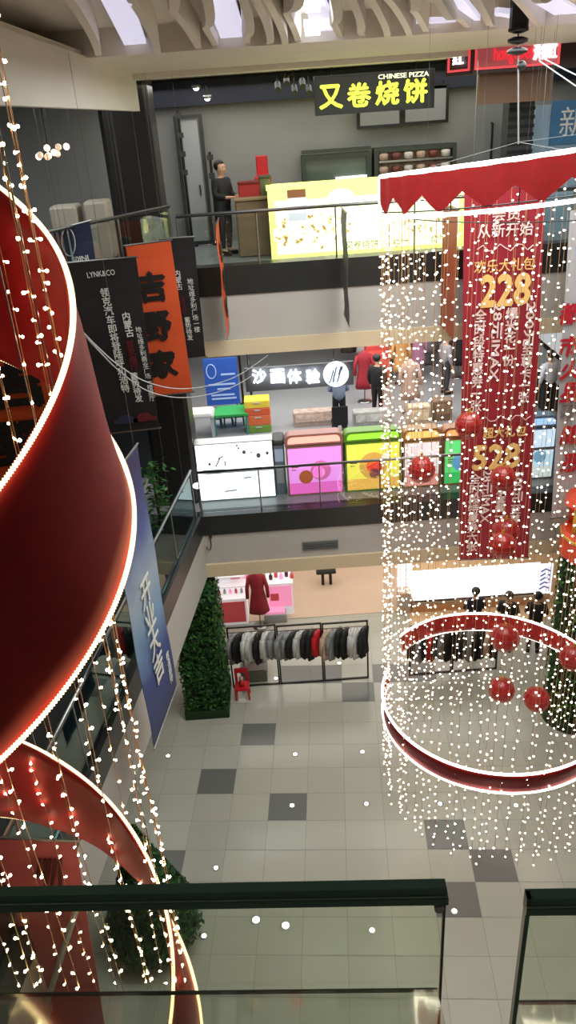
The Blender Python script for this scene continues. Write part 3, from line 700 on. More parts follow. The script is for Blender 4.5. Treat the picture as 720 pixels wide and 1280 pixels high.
# ------------------------------------------------------------------ people
def person(label, loc, face, jacket, trousers, hair=(20, 17, 16), h=1.7, arms='down', sitting=False):
    t = thing('person', label, 'person', loc)
    t.rotation_euler = (0, 0, face); s = h/1.75
    V = []; Ed = []; Rd = []
    def v(p, r): V.append(Vector(p)*s); Rd.append(r*s); return len(V)-1
    def e(a, b): Ed.append((a, b))
    pel = v((0, 0, .95), .125); sp = v((0, 0, 1.14), .115); ch = v((0, -.01, 1.33), .135); nb = v((0, 0, 1.46), .06); nk = v((0, -.01, 1.52), .05)
    hd = v((0, -.03, 1.6), .085); hm = v((0, -.02, 1.67), .112); ht = v((0, -.01, 1.745), .085)
    for a, b in ((pel, sp), (sp, ch), (ch, nb), (nb, nk), (nk, hd), (hd, hm), (hm, ht)): e(a, b)
    nose = v((0, -.14, 1.63), .014); e(hd, nose)
    torso = {pel, sp, ch, nb}; sleeves = set(); hips = set(); legs = {pel, sp}
    for sx in (-1, 1):
        sh = v((sx*.18, 0, 1.41), .066)
        if arms == 'down': el, wr, hn = (sx*.245, .03, 1.15), (sx*.235, -.06, .92), (sx*.225, -.085, .84)
        elif arms == 'front': el, wr, hn = (sx*.24, -.02, 1.16), (sx*.14, -.24, 1.12), (sx*.09, -.31, 1.12)
        else: el, wr, hn = (sx*.25, -.08, 1.2), (sx*.17, -.22, 1.36), (sx*.1, -.26, 1.42)
        el = v(el, .044); wr = v(wr, .03); hn = v(hn, .033)
        e(ch, sh); e(sh, el); e(el, wr); e(wr, hn); sleeves |= {sh, el, wr}
        d = (V[hn]-V[wr]).normalized()/s; side = d.cross(Vector((0, 0, 1)) if abs(d.z) < .7 else Vector((0, 1, 0))).normalized(); hp = V[hn]/s
        for k, (o_, L) in enumerate(((-.024, .075), (-.008, .085), (.008, .08), (.024, .062))):
            f = v(hp+d*L+side*o_+Vector((0, -.012, 0)), .009); e(hn, f)
        th_ = v(hp+d*.03+side*-.05, .01); e(hn, th_)
        hp_ = v((sx*.09, 0, .9), .092); kn = v((sx*.1, -.02, .5), .06); an = v((sx*.1, .02, .1), .042); to = v((sx*.11, -.15, .045), .038)
        e(pel, hp_); e(hp_, kn); e(kn, an); e(an, to); legs |= {hp_, kn, an}; hips.add(hp_)
    def grow(name, keep, k, add, m, sub=1):
        ids = sorted(keep); mp = {a: i for i, a in enumerate(ids)}
        me = bpy.data.meshes.new('sk'); me.from_pydata([V[i] for i in ids], [(mp[a], mp[b]) for a, b in Ed if a in keep and b in keep], [])
        o = bpy.data.objects.new('sk', me); COL.objects.link(o)
        o.modifiers.new('s', 'SKIN'); sm = o.modifiers.new('d', 'SUBSURF'); sm.levels = sub; sm.render_levels = sub
        for i, a in enumerate(ids):
            sv = me.skin_vertices[0].data[i]; r = Rd[a]*k+add*s
            sv.radius = (r*1.35, r*.95) if a in (pel, sp, ch) else (r, r); sv.use_root = (a == pel)
        dg = bpy.context.evaluated_depsgraph_get(); out = bpy.data.meshes.new_from_object(o.evaluated_get(dg))
        bpy.data.objects.remove(o); out.materials.clear(); out.materials.append(m); out.name = name
        out.polygons.foreach_set('use_smooth', [True]*len(out.polygons))
        ob = bpy.data.objects.new(name, out); COL.objects.link(ob); ob.parent = t; return ob
    grow('body', set(range(len(V))), 1, 0, M_skin)
    jm = mat('cloth_%d_%d_%d' % jacket, jacket, .75, noise=.1); tm = mat('cloth_%d_%d_%d' % trousers, trousers, .75, noise=.1)
    grow('jacket', torso | sleeves | hips, 1.16, .016, jm); grow('trousers', legs, 1.08, .008, tm)
    hm_ = MB(); hm_.ball((0, .015*s, 1.7*s), .112*s, 8, sz=.98)
    for i, p in enumerate(hm_.v):
        if p[1] < -.04*s and p[2] < 1.735*s: hm_.v[i] = (p[0], -.03*s, p[2]+.02*s)
    ob = hm_.build('hair', mat('hair_%d' % hair[0], hair, .5), smooth=True); ob.parent = t
    em = MB()
    for sx in (-1, 1):
        em.ico((sx*.035*s, -.118*s, 1.665*s), .011*s)
    ob = em.build('eyes', M_black); ob.parent = t
    sm = MB()
    for sx in (-1, 1): sm.rbox((sx*.11*s-.045*s, -.19*s, 0), (sx*.11*s+.045*s, .07*s, .085*s), .02*s)
    ob = sm.build('shoes', M_black); ob.parent = t
    return t
def ground(x, y, z): p = PZ(x, y, z); return p
p = PY(288, 300, 15.9)
person('person in dark clothes standing at the brown counter on the top gallery', (p.x-.08, 15.9, 9.62), .9, (34, 32, 32), (30, 30, 34), arms='front', h=1.66)
p = PY(425, 500, 19.0); 
p = PZ(425, 540, 4.62); person('person in grey-blue shirt and black trousers standing behind the green-lidded booth', (p.x, p.y, 4.62), PI, (120, 134, 160), (20, 20, 24), arms='front')
p = PZ(472, 522, 4.62); person('person in long black coat standing right of the round white logo', (p.x, p.y, 4.62), PI*.8, (20, 20, 22), (22, 22, 24))
p = PZ(556, 492, 4.62); person('person in pale grey coat standing behind the light curtain, beside the crimson banner', (p.x, p.y, 4.62), PI*.6, (150, 146, 150), (60, 58, 62))
p = PZ(682, 520, 4.62); person('person in white coat standing behind the pale blue booth', (p.x, p.y, 4.62), PI*1.1, (208, 208, 216), (30, 30, 36))
for i, (x, y, jc, lb, f) in enumerate([(595, 736, (26, 32, 54), 'person in dark navy jacket standing at the glowing counter, apart from the pair', PI),
                                   (637, 741, (26, 24, 26), 'person in black coat standing between the navy jacket and the hedge tower', PI*.85),
                                   (673, 742, (30, 26, 26), 'person in striped dark jacket standing next to the green hedge tower', PI*.9)]):
    p = PY(x, y, 15.7); hh = 1.68
    p = PZ(x, y, hh)
    person(lb, (p.x, p.y, .012 if p.y > 16.2 else 0), f, jc, (24, 24, 28), hair=(60, 58, 60) if i == 1 else (20, 17, 16), arms='front', h=hh)

# ------------------------------------------------------------------ second level: play area
def rr_poly(x0, x1, z0, z1, r, Y, n=6):
    pts = [(x0, Y, z0), (x1, Y, z0)]
    for cx, a0 in ((x1-r, 0), (x0+r, PI/2)):
        for k in range(n+1):
            a = a0+PI/2*k/n; pts.append((cx+r*math.cos(a), Y, z1-r+r*math.sin(a)))
    return pts
Y2 = 15.05
def booth(label, x0, x1, yt, yb, face, foot, lid, prints, lidtop, white=False):
    q = rectY(x0, yt, x1, yb, Y2); xa, xb, zb_, zt_ = q[0].x+.015, q[1].x-.015, 4.62, q[2].z
    t = thing('play_booth', label, 'booth', ((xa+xb)/2, Y2, 4.62), 'lit play booths on the second gallery')
    MB().box((xa, Y2+.01, 4.622), (xb, Y2+.75, zt_-.01)).build('body', mat('booth_body', (150, 140, 140), .5), t)
    fm = mat('bf_%d_%d_%d' % face, face, .4, emit=.72); ft = mat('bf_%d_%d_%d' % foot, foot, .4, emit=.6)
    MB().box((xa+.03, Y2-.01, zb_+.3), (xb-.03, Y2+.008, zt_-.04)).build('light_sheet', fm, t)
    MB().box((xa+.03, Y2-.01, zb_+.04), (xb-.03, Y2+.008, zb_+.3)).build('lower_sheet', ft, t)
    fr = mat('bt_%d_%d_%d' % lid, tuple(int(v*.7) for v in lid), .4)
    frame_rect(MB(), [Vector((xa, Y2-.015, zb_)), Vector((xb, Y2-.015, zb_)), Vector((xb, Y2-.015, zt_)), Vector((xa, Y2-.015, zt_))], .035, .03).build('frame', fr, t)
    zl = zt_+.02; hl = PY((x0+x1)/2, lidtop, Y2+.2).z-zl
    MB().prism(rr_poly(xa-.02, xb+.02, zl, zl+hl, min(.16, hl*.6), Y2), (0, -1, 0), .3).build('lid', fr, t)
    MB().prism(rr_poly(xa+.05, xb-.05, zl+.05, zl+hl-.05, min(.1, hl*.4), Y2-.012), (0, -1, 0), .012).build('lid_light', mat('bl_%d_%d_%d' % lid, lid, .4, emit=.95), t)
    for (u, v, r, c) in prints:
        mm = MB(); cx, cz = xa+(xb-xa)*u, zb_+(zt_-zb_)*v
        disc(mm, (cx, Y2-.014, cz), r, r*1.05); mm.build('print', mat('bp_%d_%d_%d' % c, c, .4, emit=.4), t)
    for k in range(4): MB().box((xa+.1, Y2-.014, zt_-.42-.06*k), (xa+.1+.1+.05*(k % 2), Y2-.01, zt_-.4-.06*k)).build('print_line', fr, t) if k < 3 else None
    return t
booth('pink-violet lit play booth with coral lid, beside the white light box', 358, 430, 557, 620, (240, 150, 240), (244, 110, 205), (255, 176, 160), [(.6, .5, .22, (236, 120, 190)), (.56, .46, .13, (240, 226, 246)), (.33, .38, .15, (190, 96, 56))], 538)
booth('yellow lit play booth with bright green lid', 431, 502, 552, 617, (246, 232, 90), (250, 190, 90), (150, 226, 60), [(.5, .52, .3, (246, 190, 90)), (.52, .5, .17, (206, 56, 70)), (.52, .36, .11, (120, 70, 110))], 534)
booth('white and rose lit play booth with orange lid behind the light curtain', 503, 551, 551, 612, (240, 222, 226), (240, 160, 150), (255, 190, 110), [(.5, .3, .2, (236, 150, 150))], 532)
booth('green lit play booth next to the crimson banner', 553, 592, 548, 611, (100, 226, 130), (70, 206, 110), (255, 170, 110), [(.6, .5, .2, (120, 190, 236))], 530)
booth('pale blue lit play booth between the crimson banner and the white column', 655, 694, 535, 603, (206, 232, 250), (236, 244, 240), (150, 190, 226), [(.5, .45, .14, (150, 200, 236))], 516)
# white light box with small drawings
q = rectY(247, 553, 342, 621, Y2); t = thing('light_box', 'wide white glowing light box with small grey drawings', 'light box', q[0])
MB().box((q[0].x-.02, Y2+.01, 4.622), (q[1].x+.02, Y2+.35, q[2].z)).build('case', M_steel, t)
M_lb = mat('lightbox_white', (244, 250, 255), .4, emit=1.3)
zs_ = PY(295, 590, Y2).z
MB().box((q[0].x, Y2-.01, zs_+.015), (q[1].x, Y2+.005, q[2].z-.02)).build('light_sheet', M_lb, t)
MB().box((q[0].x, Y2-.01, 4.66), (q[1].x, Y2+.005, zs_-.015)).build('light_sheet', M_lb, t)
mm = MB()
for (x, y, r) in [(296, 557, .02), (298, 560, .02), (305, 565, .04), (314, 565, .018), (323, 569, .05), (334, 566, .035), (262, 580, .03)]:
    p = PY(x, y, Y2); disc(mm, (p.x, Y2-.012, p.z), r, r*1.2, 8, .002)
for (x0, y0, x1, y1) in [(270, 583, 275, 572), (273, 573, 279, 570), (282, 582, 281, 576), (305, 597, 314, 596), (281, 614, 296, 612)]:
    a, b = PY(x0, y0, Y2), PY(x1, y1, Y2); mm.tube([(a.x, Y2-.013, a.z), (b.x, Y2-.013, b.z)], .014, 5)
p = PY(267, 588, Y2); mm.prism([(p.x+.24*math.cos(PI+PI*k/10), Y2-.012, p.z+.02+.1*math.sin(PI+PI*k/10)) for k in range(11)], (0, -1, 0), .002)
mm.build('drawing', mat('drawing_grey', (110, 120, 140), .5), t)
# a glowing lamp at the corner behind the glass
p = PY(247, 607, 14.75); t = thing('glare_lamp', 'small dazzling white lamp at the corner of the second gallery', 'lamp', p)
MB().ball(p, .1, 8, sz=.55).build('globe', mat('globe_white', (255, 255, 255), .4, emit=6), t, True); MB().tube([p+Vector((0, 0, -.03)), (p.x, p.y, 4.62)], .02).build('stand', M_steel, t)
# grey machine between light box and pink booth
q = rectY(343, 556, 357, 619, Y2+.1); t = thing('vending_machine', 'narrow grey machine between white light box and pink booth', 'machine', q[0])
MB().rbox((q[0].x, Y2+.1, 4.622), (q[1].x, Y2+.6, q[2].z), .03).build('body', mat('machine_grey', (120, 132, 150), .4), t)
MB().rbox((q[0].x-.01, Y2+.08, q[2].z), (q[1].x+.01, Y2+.62, q[2].z+.1), .04).build('hood', M_dgrey, t)
MB().box((q[0].x+.03, Y2+.085, q[2].z-.38), (q[1].x-.03, Y2+.1, q[2].z-.1)).build('screen', mat('screen_pale', (160, 176, 196), .2, emit=.25), t)
MB().box((q[0].x+.04, Y2+.09, 4.9), (q[1].x-.04, Y2+.1, 5.3)).build('door', M_lgrey, t)
# hanging sign: four white characters and a round logo
q = rectY(306, 457, 442, 486, 15.6); t = thing('hanging_sign', 'grey hanging sign with four glowing white characters and round logo', 'sign', q[0])
MB().plate([p + Vector((0, .03, 0)) for p in q], .08).build('board', mat('board_grey', (104, 106, 112), .6), t)
for x in (q[0].x+.1, q[1].x-.4): MB().tube([(x, 15.66, q[2].z), (x, 15.66, 8.05)], .012).build('hanger', M_steel, t)
M_gw = mat('letter_bright', (248, 252, 255), .4, emit=1.6)
for ch, x in zip('沙画体验', (324, 347, 368, 391)):
    p = PY(x, 470, 15.55)
    text(ch, 'letter', M_gw, t, p, (1, 0, -.0), (0, 0, 1), 1, width=.3, height=.31, ext=.04, bold=.03)
p = PY(420, 468, 15.55); mm = MB(); disc(mm, (p.x, 15.54, p.z), .265, .265, 30, .06); mm.build('logo_disc', M_gw, t)
mm = MB()
for k in range(5):
    a = k*1.26; mm.tube([(p.x+.17*math.cos(a+.14*j)*(.35+.13*j), 15.535, p.z+.17*math.sin(a+.5*j)) for j in range(6)], .016, 5)
mm.build('logo_print', mat('logo_blue', (96, 128, 170), .5, emit=.3), t)
# blue standing board
p0, p1 = PZ(258, 505, 4.62+.3), PZ(298, 503, 4.62+.3)
Yq = p0.y; q = rectY(256, 448, 298, 506, Yq); t = thing('standing_board', 'blue standing poster board with pale writing behind the green table', 'board', (q[0].x, Yq, 4.62))
MB().plate(q, .06).build('panel', mat('board_blue', (40, 84, 176), .5, noise=.05), t)
W = q[1].x-q[0].x; Hq = q[2].z-q[0].z
mm = MB(); 
mm.tube([(q[0].x+W*(.22+.14*math.cos(a)), Yq-.008, q[0].z+Hq*(.74+.15*math.sin(a))) for a in [k*2*PI/16 for k in range(17)]], .014, 5)
for k, (u, v, l) in enumerate([(.5, .64, .42), (.1, .43, .8), (.35, .33, .4), (.15, .2, .7), (.15, .12, .75)]): mm.box((q[0].x+W*u, Yq-.012, q[0].z+Hq*v), (q[0].x+W*(u+l), Yq-.002, q[0].z+Hq*v+.05))
mm.build('print', mat('board_print', (170, 196, 236), .5), t)
for x in (q[0].x+.1, q[1].x-.1): MB().box((x-.03, Yq-.25, 4.62), (x+.03, Yq+.3, 4.66)).tube([(x, Yq+.03, 4.64), (x, Yq+.03, q[0].z+.1)], .02).build('foot', M_dgrey, t)
# black stand beside it
for i, x in enumerate((302, 313)):
    p = PZ(x+2, 512, 4.64)+Vector((0, .5, 0)); t = thing('black_stand', ['tall black stand right beside the blue board', 'thin black stand left of the hanging sign'][i], 'stand', (p.x, p.y, 4.62))
    MB().tube([(p.x, p.y, 4.65), (p.x, p.y, 6.6)], .035, 8).build('pole', M_black, t); MB().lathe([(.1, 0), (.1, .03), (.04, .05)], (p.x, p.y, 4.622), 14).build('base', M_black, t)
    MB().rbox((p.x-.08, p.y-.08, 6.6), (p.x+.08, p.y+.08, 6.95), .03).build('head', M_black, t)
# small children's tables, trays and drawer units
M_gp = mat('plastic_green', (44, 150, 70), .4); M_gp2 = mat('plastic_teal', (60, 130, 120), .4)
a, b = PZ(272, 508, 5.2), PZ(311, 505, 5.2); c_, d = PZ(264, 520, 5.2), PZ(310, 517, 5.2)
t = thing('play_table', "green children's table in front of the blue board", 'table', ((a.x+d.x)/2, (a.y+d.y)/2, 4.62))
MB().hexa([(*c_.xy, 5.14), (*d.xy, 5.14), (*b.xy, 5.14), (*a.xy, 5.14), (*c_.xy, 5.2), (*d.xy, 5.2), (*b.xy, 5.2), (*a.xy, 5.2)]).build('tabletop', M_gp, t)
for pt in (a, b, c_, d):
    cc = (a+b+c_+d)/4; v = pt.lerp(cc, .12); MB().tube([(v.x, v.y, 4.62), (v.x, v.y, 5.15)], .035, 8).build('leg', M_gp2, t)
for i, (x, y) in enumerate([(272, 533), (286, 531), (300, 530)]):
    p = PZ(x, y, 4.62); t = thing('child_stool', ['small teal stool under the green table, by the white tray', 'small teal stool under the middle of the green table', 'small teal stool under the green table, by the drawer unit'][i], 'stool', (p.x, p.y, 4.62))
    MB().rbox((p.x-.15, p.y-.15, 4.86), (p.x+.15, p.y+.15, 4.9), .02).build('seat', M_gp2, t)
    for sx in (-.12, .12):
        for sy in (-.12, .12): MB().tube([(p.x+sx, p.y+sy, 4.62), (p.x+sx*.8, p.y+sy*.8, 4.87)], .02).build('leg', M_gp2, t)
p = PZ(257, 513, 5.3); t = thing('sand_tray', 'white lit sand tray on a stand left of the green table', 'tray', (p.x, p.y, 4.62))
p = p+Vector((-.08, 0, 0)); MB().rbox((p.x-.36, p.y-.32, 5.2), (p.x+.3, p.y+.32, 5.3), .05).build('tray', M_lgrey, t)
MB().box((p.x-.3, p.y-.25, 5.295), (p.x+.24, p.y+.25, 5.31)).build('sand', mat('sand_lit', (236, 214, 180), .6, emit=.5), t)
for sx in (-.3, .24): MB().box((p.x+sx-.04, p.y-.25, 4.62), (p.x+sx+.04, p.y+.25, 5.21)).build('leg', M_lgrey, t)
p = PZ(324, 541, 4.62); t = thing('drawer_unit', 'low drawer unit of yellow, orange and green boxes by the green table', 'drawers', (p.x, p.y, 4.62))
for k, (cc, z0, z1) in enumerate([((110, 150, 60), 4.63, 4.83), ((214, 106, 60), 4.84, 5.1), ((206, 90, 50), 5.11, 5.3), ((222, 196, 60), 5.31, 5.5)]):
    d_ = MB().rbox((p.x-.33, p.y, z0), (p.x+.33, p.y+.5, z1), .02).build('drawer', mat('drawer%d' % k, cc, .45), t)
    MB().box((p.x-.08, p.y-.02, z1-.07), (p.x+.08, p.y, z1-.04)).build('handle', M_lgrey, d_)
# flower pots and toys on the low shelf behind the light box
def leafball(m, c, r, n, s_, mi=0, sq=1.0):
    for _ in range(n):
        a = random.uniform(0, 2*PI); zz = random.uniform(-1, 1); rr = math.sqrt(1-zz*zz); k = random.uniform(.65, 1)
        o = Vector((c[0]+r*rr*math.cos(a)*k, c[1]+r*rr*math.sin(a)*k, c[2]+r*zz*k*sq)); leaf(m, o, Vector((rr*math.cos(a), rr*math.sin(a), zz)), s_, mi)
def leaf(m, o, n, s_, mi=0):
    n = (n+Vector((random.uniform(-.6, .6), random.uniform(-.6, .6), random.uniform(-.6, .6)))).normalized()
    u = n.orthogonal().normalized(); u = Matrix.Rotation(random.uniform(0, 2*PI), 3, n) @ u; v = n.cross(u)
    m.add([o-u*s_, o-v*s_*.45+n*s_*.12, o+u*s_, o+v*s_*.45+n*s_*.12], [(0, 1, 2), (0, 2, 3)], mi)
M_leaf = [mat('leaf_deep', (16, 62, 20), .55), mat('leaf_mid', (34, 92, 30), .55), mat('leaf_light', (66, 124, 44), .55)]
q = rectY(249, 553, 340, 548, 15.6); t = thing('low_shelf', 'low grey shelf behind the white light box', 'shelf', (q[0].x, 15.6, 4.62))
MB().box((q[0].x, 15.5, 5.3), (q[1].x, 15.95, 5.36)).build('board', M_mgrey, t)
for x in (q[0].x+.05, q[1].x-.05): MB().box((x-.04, 15.52, 4.62), (x+.04, 15.93, 5.3)).build('side_panel', M_mgrey, t)
for i, (x, cc, lb) in enumerate([(262, (196, 50, 90), 'pink flowering plant on the low shelf, by the railing corner'), (325, (0, 0, 0), 'green leafy plant on the low shelf near the grey machine')]):
    p = PY(x, 546, 15.72); t = thing('potted_plant', lb, 'plant', (p.x, 15.72, 5.36))
    MB().lathe([(.07, 0), (.1, .14), (.08, .14), (.06, .1)], (p.x, 15.72, 5.36), 12).build('pot', M_lgrey, t, True)
    mm = MB(); leafball(mm, (p.x, 15.72, 5.6), .17, 90, .05); mm.build('foliage', M_leaf[1], t)
    if i == 0:
        mm = MB(); leafball(mm, (p.x, 15.72, 5.66), .17, 60, .04); mm.build('flowers', mat('petal_pink', cc, .5), t)
for i, (x, cc, lb) in enumerate([(277, (150, 130, 150), 'lilac box on the low shelf beside the pink flowers'), (294, (196, 120, 140), 'taller rose box on the low shelf'), (308, (110, 100, 120), 'flat violet box on the low shelf')]):
    p = PY(x, 550, 15.7); hh = (.12, .3, .1)[i]; t = thing('toy_box', lb, 'box', (p.x, 15.7, 5.36))
    MB().rbox((p.x-.12, 15.62, 5.362), (p.x+.12, 15.85, 5.36+hh), .02).build('body', mat('toy%d' % i, cc, .5), t); MB().rbox((p.x-.13, 15.61, 5.36+hh), (p.x+.13, 15.86, 5.39+hh), .01).build('lid', mat('toyl%d' % i, tuple(min(255, v+30) for v in cc), .5), t)
# clothes, dress stands and low units further back
def dress_form(label, x, y, zf, h, cc, cat='mannequin', group=None, name='dress_stand', pos=None):
    p = PZ(x, y, zf) if pos is None else pos
    t = thing(name, label, cat, (p.x, p.y, zf), group)
    m = mat('dress_%d_%d_%d' % cc, cc, .7, noise=.1); R = []
    for z_, rx, ry in ((.42, .27, .2), (.6, .24, .18), (.85, .19, .14), (1.0, .16, .12), (1.2, .19, .13), (1.36, .2, .11), (1.42, .09, .07), (1.48, .05, .05)):
        R.append([(p.x+rx*(1+.06*math.cos(5*a))*math.cos(a), p.y+ry*(1+.06*math.cos(5*a))*math.sin(a), zf+z_*h/1.5) for a in [k*2*PI/20 for k in range(20)]])
    MB().rings(R).build('dress', m, t, True)
    for sx in (-1, 1): MB().tube([(p.x+sx*.18, p.y, zf+1.34*h/1.5), (p.x+sx*.26, p.y, zf+1.05*h/1.5), (p.x+sx*.27, p.y-.05, zf+.8*h/1.5)], [.06, .05, .045], 8).build('sleeve', m, t, True)
    MB().tube([(p.x, p.y, zf+.02), (p.x, p.y, zf+.45*h/1.5)], .02, 8).build('pole', M_steel, t)
    MB().lathe([(.2, 0), (.2, .02), (.03, .04)], (p.x, p.y, zf), 16).build('base', M_steel, t, True)
    return t
G = 'dressed stands on the second gallery'
for x, y, cc, lb in [(436, 455, (70, 56, 48), 'brown dressed stand above the round logo'), (455, 456, (196, 190, 184), 'white dressed stand right above the round logo'), (456, 502, (150, 30, 44), 'red jacket on a stand right of the round logo'),
                     (501, 480, (206, 150, 90), 'orange patterned dress stand behind the curtain of lights'), (521, 472, (176, 120, 156), 'mauve dress stand behind the curtain of lights'), (512, 516, (190, 160, 146), 'pale beige long coat stand in front of the mauve dress'),
                     (560, 456, (186, 60, 50), 'red dress stand near the crimson banner, high behind'), (572, 472, (26, 26, 28), 'black coat stand touching the crimson banner edge'), (486, 452, (170, 150, 140), 'light brown dress stand behind the orange patterned dress'), (537, 456, (120, 116, 116), 'grey dress stand behind the lights, left of the red dress')]:
    dress_form(lb, x, y, 4.62, 1.5, cc, 'dress stand', G)
for i, (x, y, cc, lb) in enumerate([(473, 470, (206, 70, 66), 'red framed display unit behind the black coat person'), (524, 528, (190, 168, 140), 'cream low unit behind the white and rose booth'), (553, 520, (120, 96, 76), 'brown low unit beside the cream one'), (393, 527, (170, 150, 138), 'patterned low partition left of the grey-blue shirt person'), (466, 527, (160, 160, 156), 'patterned low partition behind the green booth lid')]):
    p = PZ(x, y+6, 4.62); hh = (1.1, .55, .55, .4, .4)[i]; wd = (.38, .3, .25, .55, .5)[i]
    t = thing('display_unit', lb, 'display unit', (p.x, p.y, 4.62))
    MB().rbox((p.x-wd, p.y, 4.622), (p.x+wd, p.y+.35, 4.62+hh), .03).build('body', mat('unit%d' % i, cc, .6, noise=.2, nscale=7), t)
    MB().box((p.x-wd+.06, p.y-.012, 4.62+hh*.35), (p.x+wd-.06, p.y, 4.62+hh*.85)).build('front_panel', mat('unitp%d' % i, tuple(min(255, int(v*1.25)) for v in cc), .5, noise=.3, nscale=9), t)
p = PZ(425, 548, 4.62); t = thing('black_chair', 'black chair behind the person in the grey-blue shirt', 'chair', (p.x, p.y, 4.62))
p = Vector((p.x, p.y+.0, 0)); MB().rbox((p.x-.2, p.y-.2, 5.05), (p.x+.2, p.y+.2, 5.1), .02).build('seat', M_black, t); MB().rbox((p.x-.2, p.y-.22, 5.1), (p.x+.2, p.y-.18, 5.55), .015).build('backrest', M_black, t)
for sx in (-.17, .17):
    for sy in (-.17, .17): MB().tube([(p.x+sx, p.y+sy, 4.62), (p.x+sx, p.y+sy, 5.06)], .018).build('leg', M_black, t)
a = PZ(672, 470, 5.5); t = thing('escalator', 'dark escalator flank rising behind the pale blue booth', 'escalator', (5.9, 20, 4.62))
m = MB(); m.prism([(5.4, 19, 6.9), (5.4, 19, 6.3), (6.9, 19, 4.62), (7.6, 19, 4.62), (7.6, 19, 5.0)], (0, -1, 0), 1.0); m.build('flank', M_dgrey, t)
MB().tube([(5.4, 18.98, 7.6), (7.6, 18.98, 5.7)], .05, 8).build('handrail', M_black, t)
MB().prism([(5.4, 19.02, 6.9), (7.6, 19.02, 5.0), (7.6, 19.02, 5.7), (5.4, 19.02, 7.6)], (0, -1, 0), .02).build('glass_panel', MATS['rail_glass'], t)

# ------------------------------------------------------------------ left wing greenery and lit corner
p = PY(192, 600, 13.3); t = thing('wing_plant', 'tall leafy plant on the left wing beside the dark column', 'plant', (p.x, 13.3, 4.62))
m = MB()
for k in range(260): leaf(m, Vector((p.x+random.gauss(0, .13), 13.3+random.gauss(0, .13), random.uniform(5.0, p.z+.35))), Vector((0, 0, 1)), .07, random.choice((0, 1, 1, 2)))
m.build('foliage', M_leaf, t); MB().lathe([(.16, 0), (.22, .4), (.18, .4)], (p.x, 13.3, 4.622), 14).build('planter', M_dgrey, t, True); MB().tube([(p.x, 13.3, 5), (p.x, 13.3, p.z)], .03).build('stem', mat('bark', (80, 60, 40), .8), t)
# ------------------------------------------------------------------ fascia details
q = rectY(378, 677, 423, 687, 14.28); t = thing('air_vent', 'dark slatted air vent in the white lower fascia', 'vent', q[0])
MB().plate(q, .03).build('backing', M_dgrey, t)
frame_rect(MB(), [p+Vector((0, -.012, 0)) for p in q], .02, .02).build('frame', M_mgrey, t)
for k in range(4):
    z_ = q[0].z+(q[2].z-q[0].z)*(k+.8)/5; MB().box((q[0].x+.02, 14.262, z_), (q[1].x-.02, 14.275, z_+.012)).build('slat', M_mgrey, t)
p = PY(263, 672, 14.27); t = thing('cable_hook', 'black hooked cable end hanging on the white fascia corner', 'hook', p)
MB().tube([p, p+Vector((0, -.03, -.18)), p+Vector((-.03, -.03, -.28)), p+Vector((-.1, -.03, -.26)), p+Vector((-.1, -.03, -.2))], .012, 6).build('hook_wire', M_black, t); MB().box((p.x-.03, 14.26, p.z-.02), (p.x+.03, 14.3, p.z+.03)).build('wall_plate', M_dgrey, t)

# ------------------------------------------------------------------ green hedges
def hedge_box(m, x0, x1, y0, y1, z0, z1, n, s_):
    for _ in range(n):
        f = random.random()
        if f < .35: o, nn = Vector((random.uniform(x0, x1), y0, random.uniform(z0, z1))), Vector((0, -1, 0))
        elif f < .7: o, nn = Vector((x1, random.uniform(y0, y1), random.uniform(z0, z1))), Vector((1, 0, 0))
        elif f < .85: o, nn = Vector((random.uniform(x0, x1), random.uniform(y0, y1), z1)), Vector((0, 0, 1))
        else: o, nn = Vector((x0, random.uniform(y0, y1), random.uniform(z0, z1))), Vector((-1, 0, 0))
        leaf(m, o+nn*random.uniform(-.03, .05), nn, s_, random.choice((0, 0, 1, 1, 2)))
t = thing('hedge_tower', 'tall box hedge of green leaves standing left of the clothes racks', 'hedge', (-2.15, 14, 0))
m = MB(); hedge_box(m, -2.6, -1.68, 13.4, 14.6, .22, 3.08, 3600, .055); m.build('foliage', M_leaf, t)
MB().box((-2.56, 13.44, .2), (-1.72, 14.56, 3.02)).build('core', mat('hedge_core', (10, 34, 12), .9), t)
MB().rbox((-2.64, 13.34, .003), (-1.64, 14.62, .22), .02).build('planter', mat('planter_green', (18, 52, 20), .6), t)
zt_ = PY(700, 712, 12.1).z; xc = PY(727, 800, 12.7).x; yc = 12.7
t = thing('hedge_tower', 'round dark green hedge tower at the right edge behind hanging lights', 'hedge', (xc, yc, 0))
m = MB()
for k in range(3600):
    a = random.uniform(0, 2*PI); z_ = random.uniform(.2, zt_-.1); nn = Vector((math.cos(a), math.sin(a), 0)); leaf(m, Vector((xc, yc, z_))+nn*random.uniform(.56, .64), nn, .055, random.choice((0, 0, 1, 2)))
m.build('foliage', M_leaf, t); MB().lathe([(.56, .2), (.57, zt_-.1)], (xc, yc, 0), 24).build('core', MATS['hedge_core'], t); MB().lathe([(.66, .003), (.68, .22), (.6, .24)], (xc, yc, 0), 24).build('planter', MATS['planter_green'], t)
t = thing('festival_ornament', 'orange and gold festival ornament on top of the hedge tower', 'ornament', (xc, yc, zt_))
M_or = mat('ornament_orange', (214, 66, 30), .45); M_go = mat('ornament_gold', (206, 160, 50), .35, .3)
MB().lathe([(.62, 0), (.66, .05), (.66, .5), (.6, .56)], (xc, yc, zt_-.08), 12).build('drum', M_or, t)
MB().lathe([(.66, .44), (.68, .46), (.68, .5), (.66, .52)], (xc, yc, zt_-.1), 12).build('band', M_go, t)
for k in range(6):
    a = k*PI/3+.3; MB().tube([(xc+.5*math.cos(a), yc+.5*math.sin(a), zt_+.45), (xc+.5*math.cos(a), yc+.5*math.sin(a), zt_+1.05)], .07, 10).build('pillar', M_go if k % 2 else M_or, t, True)
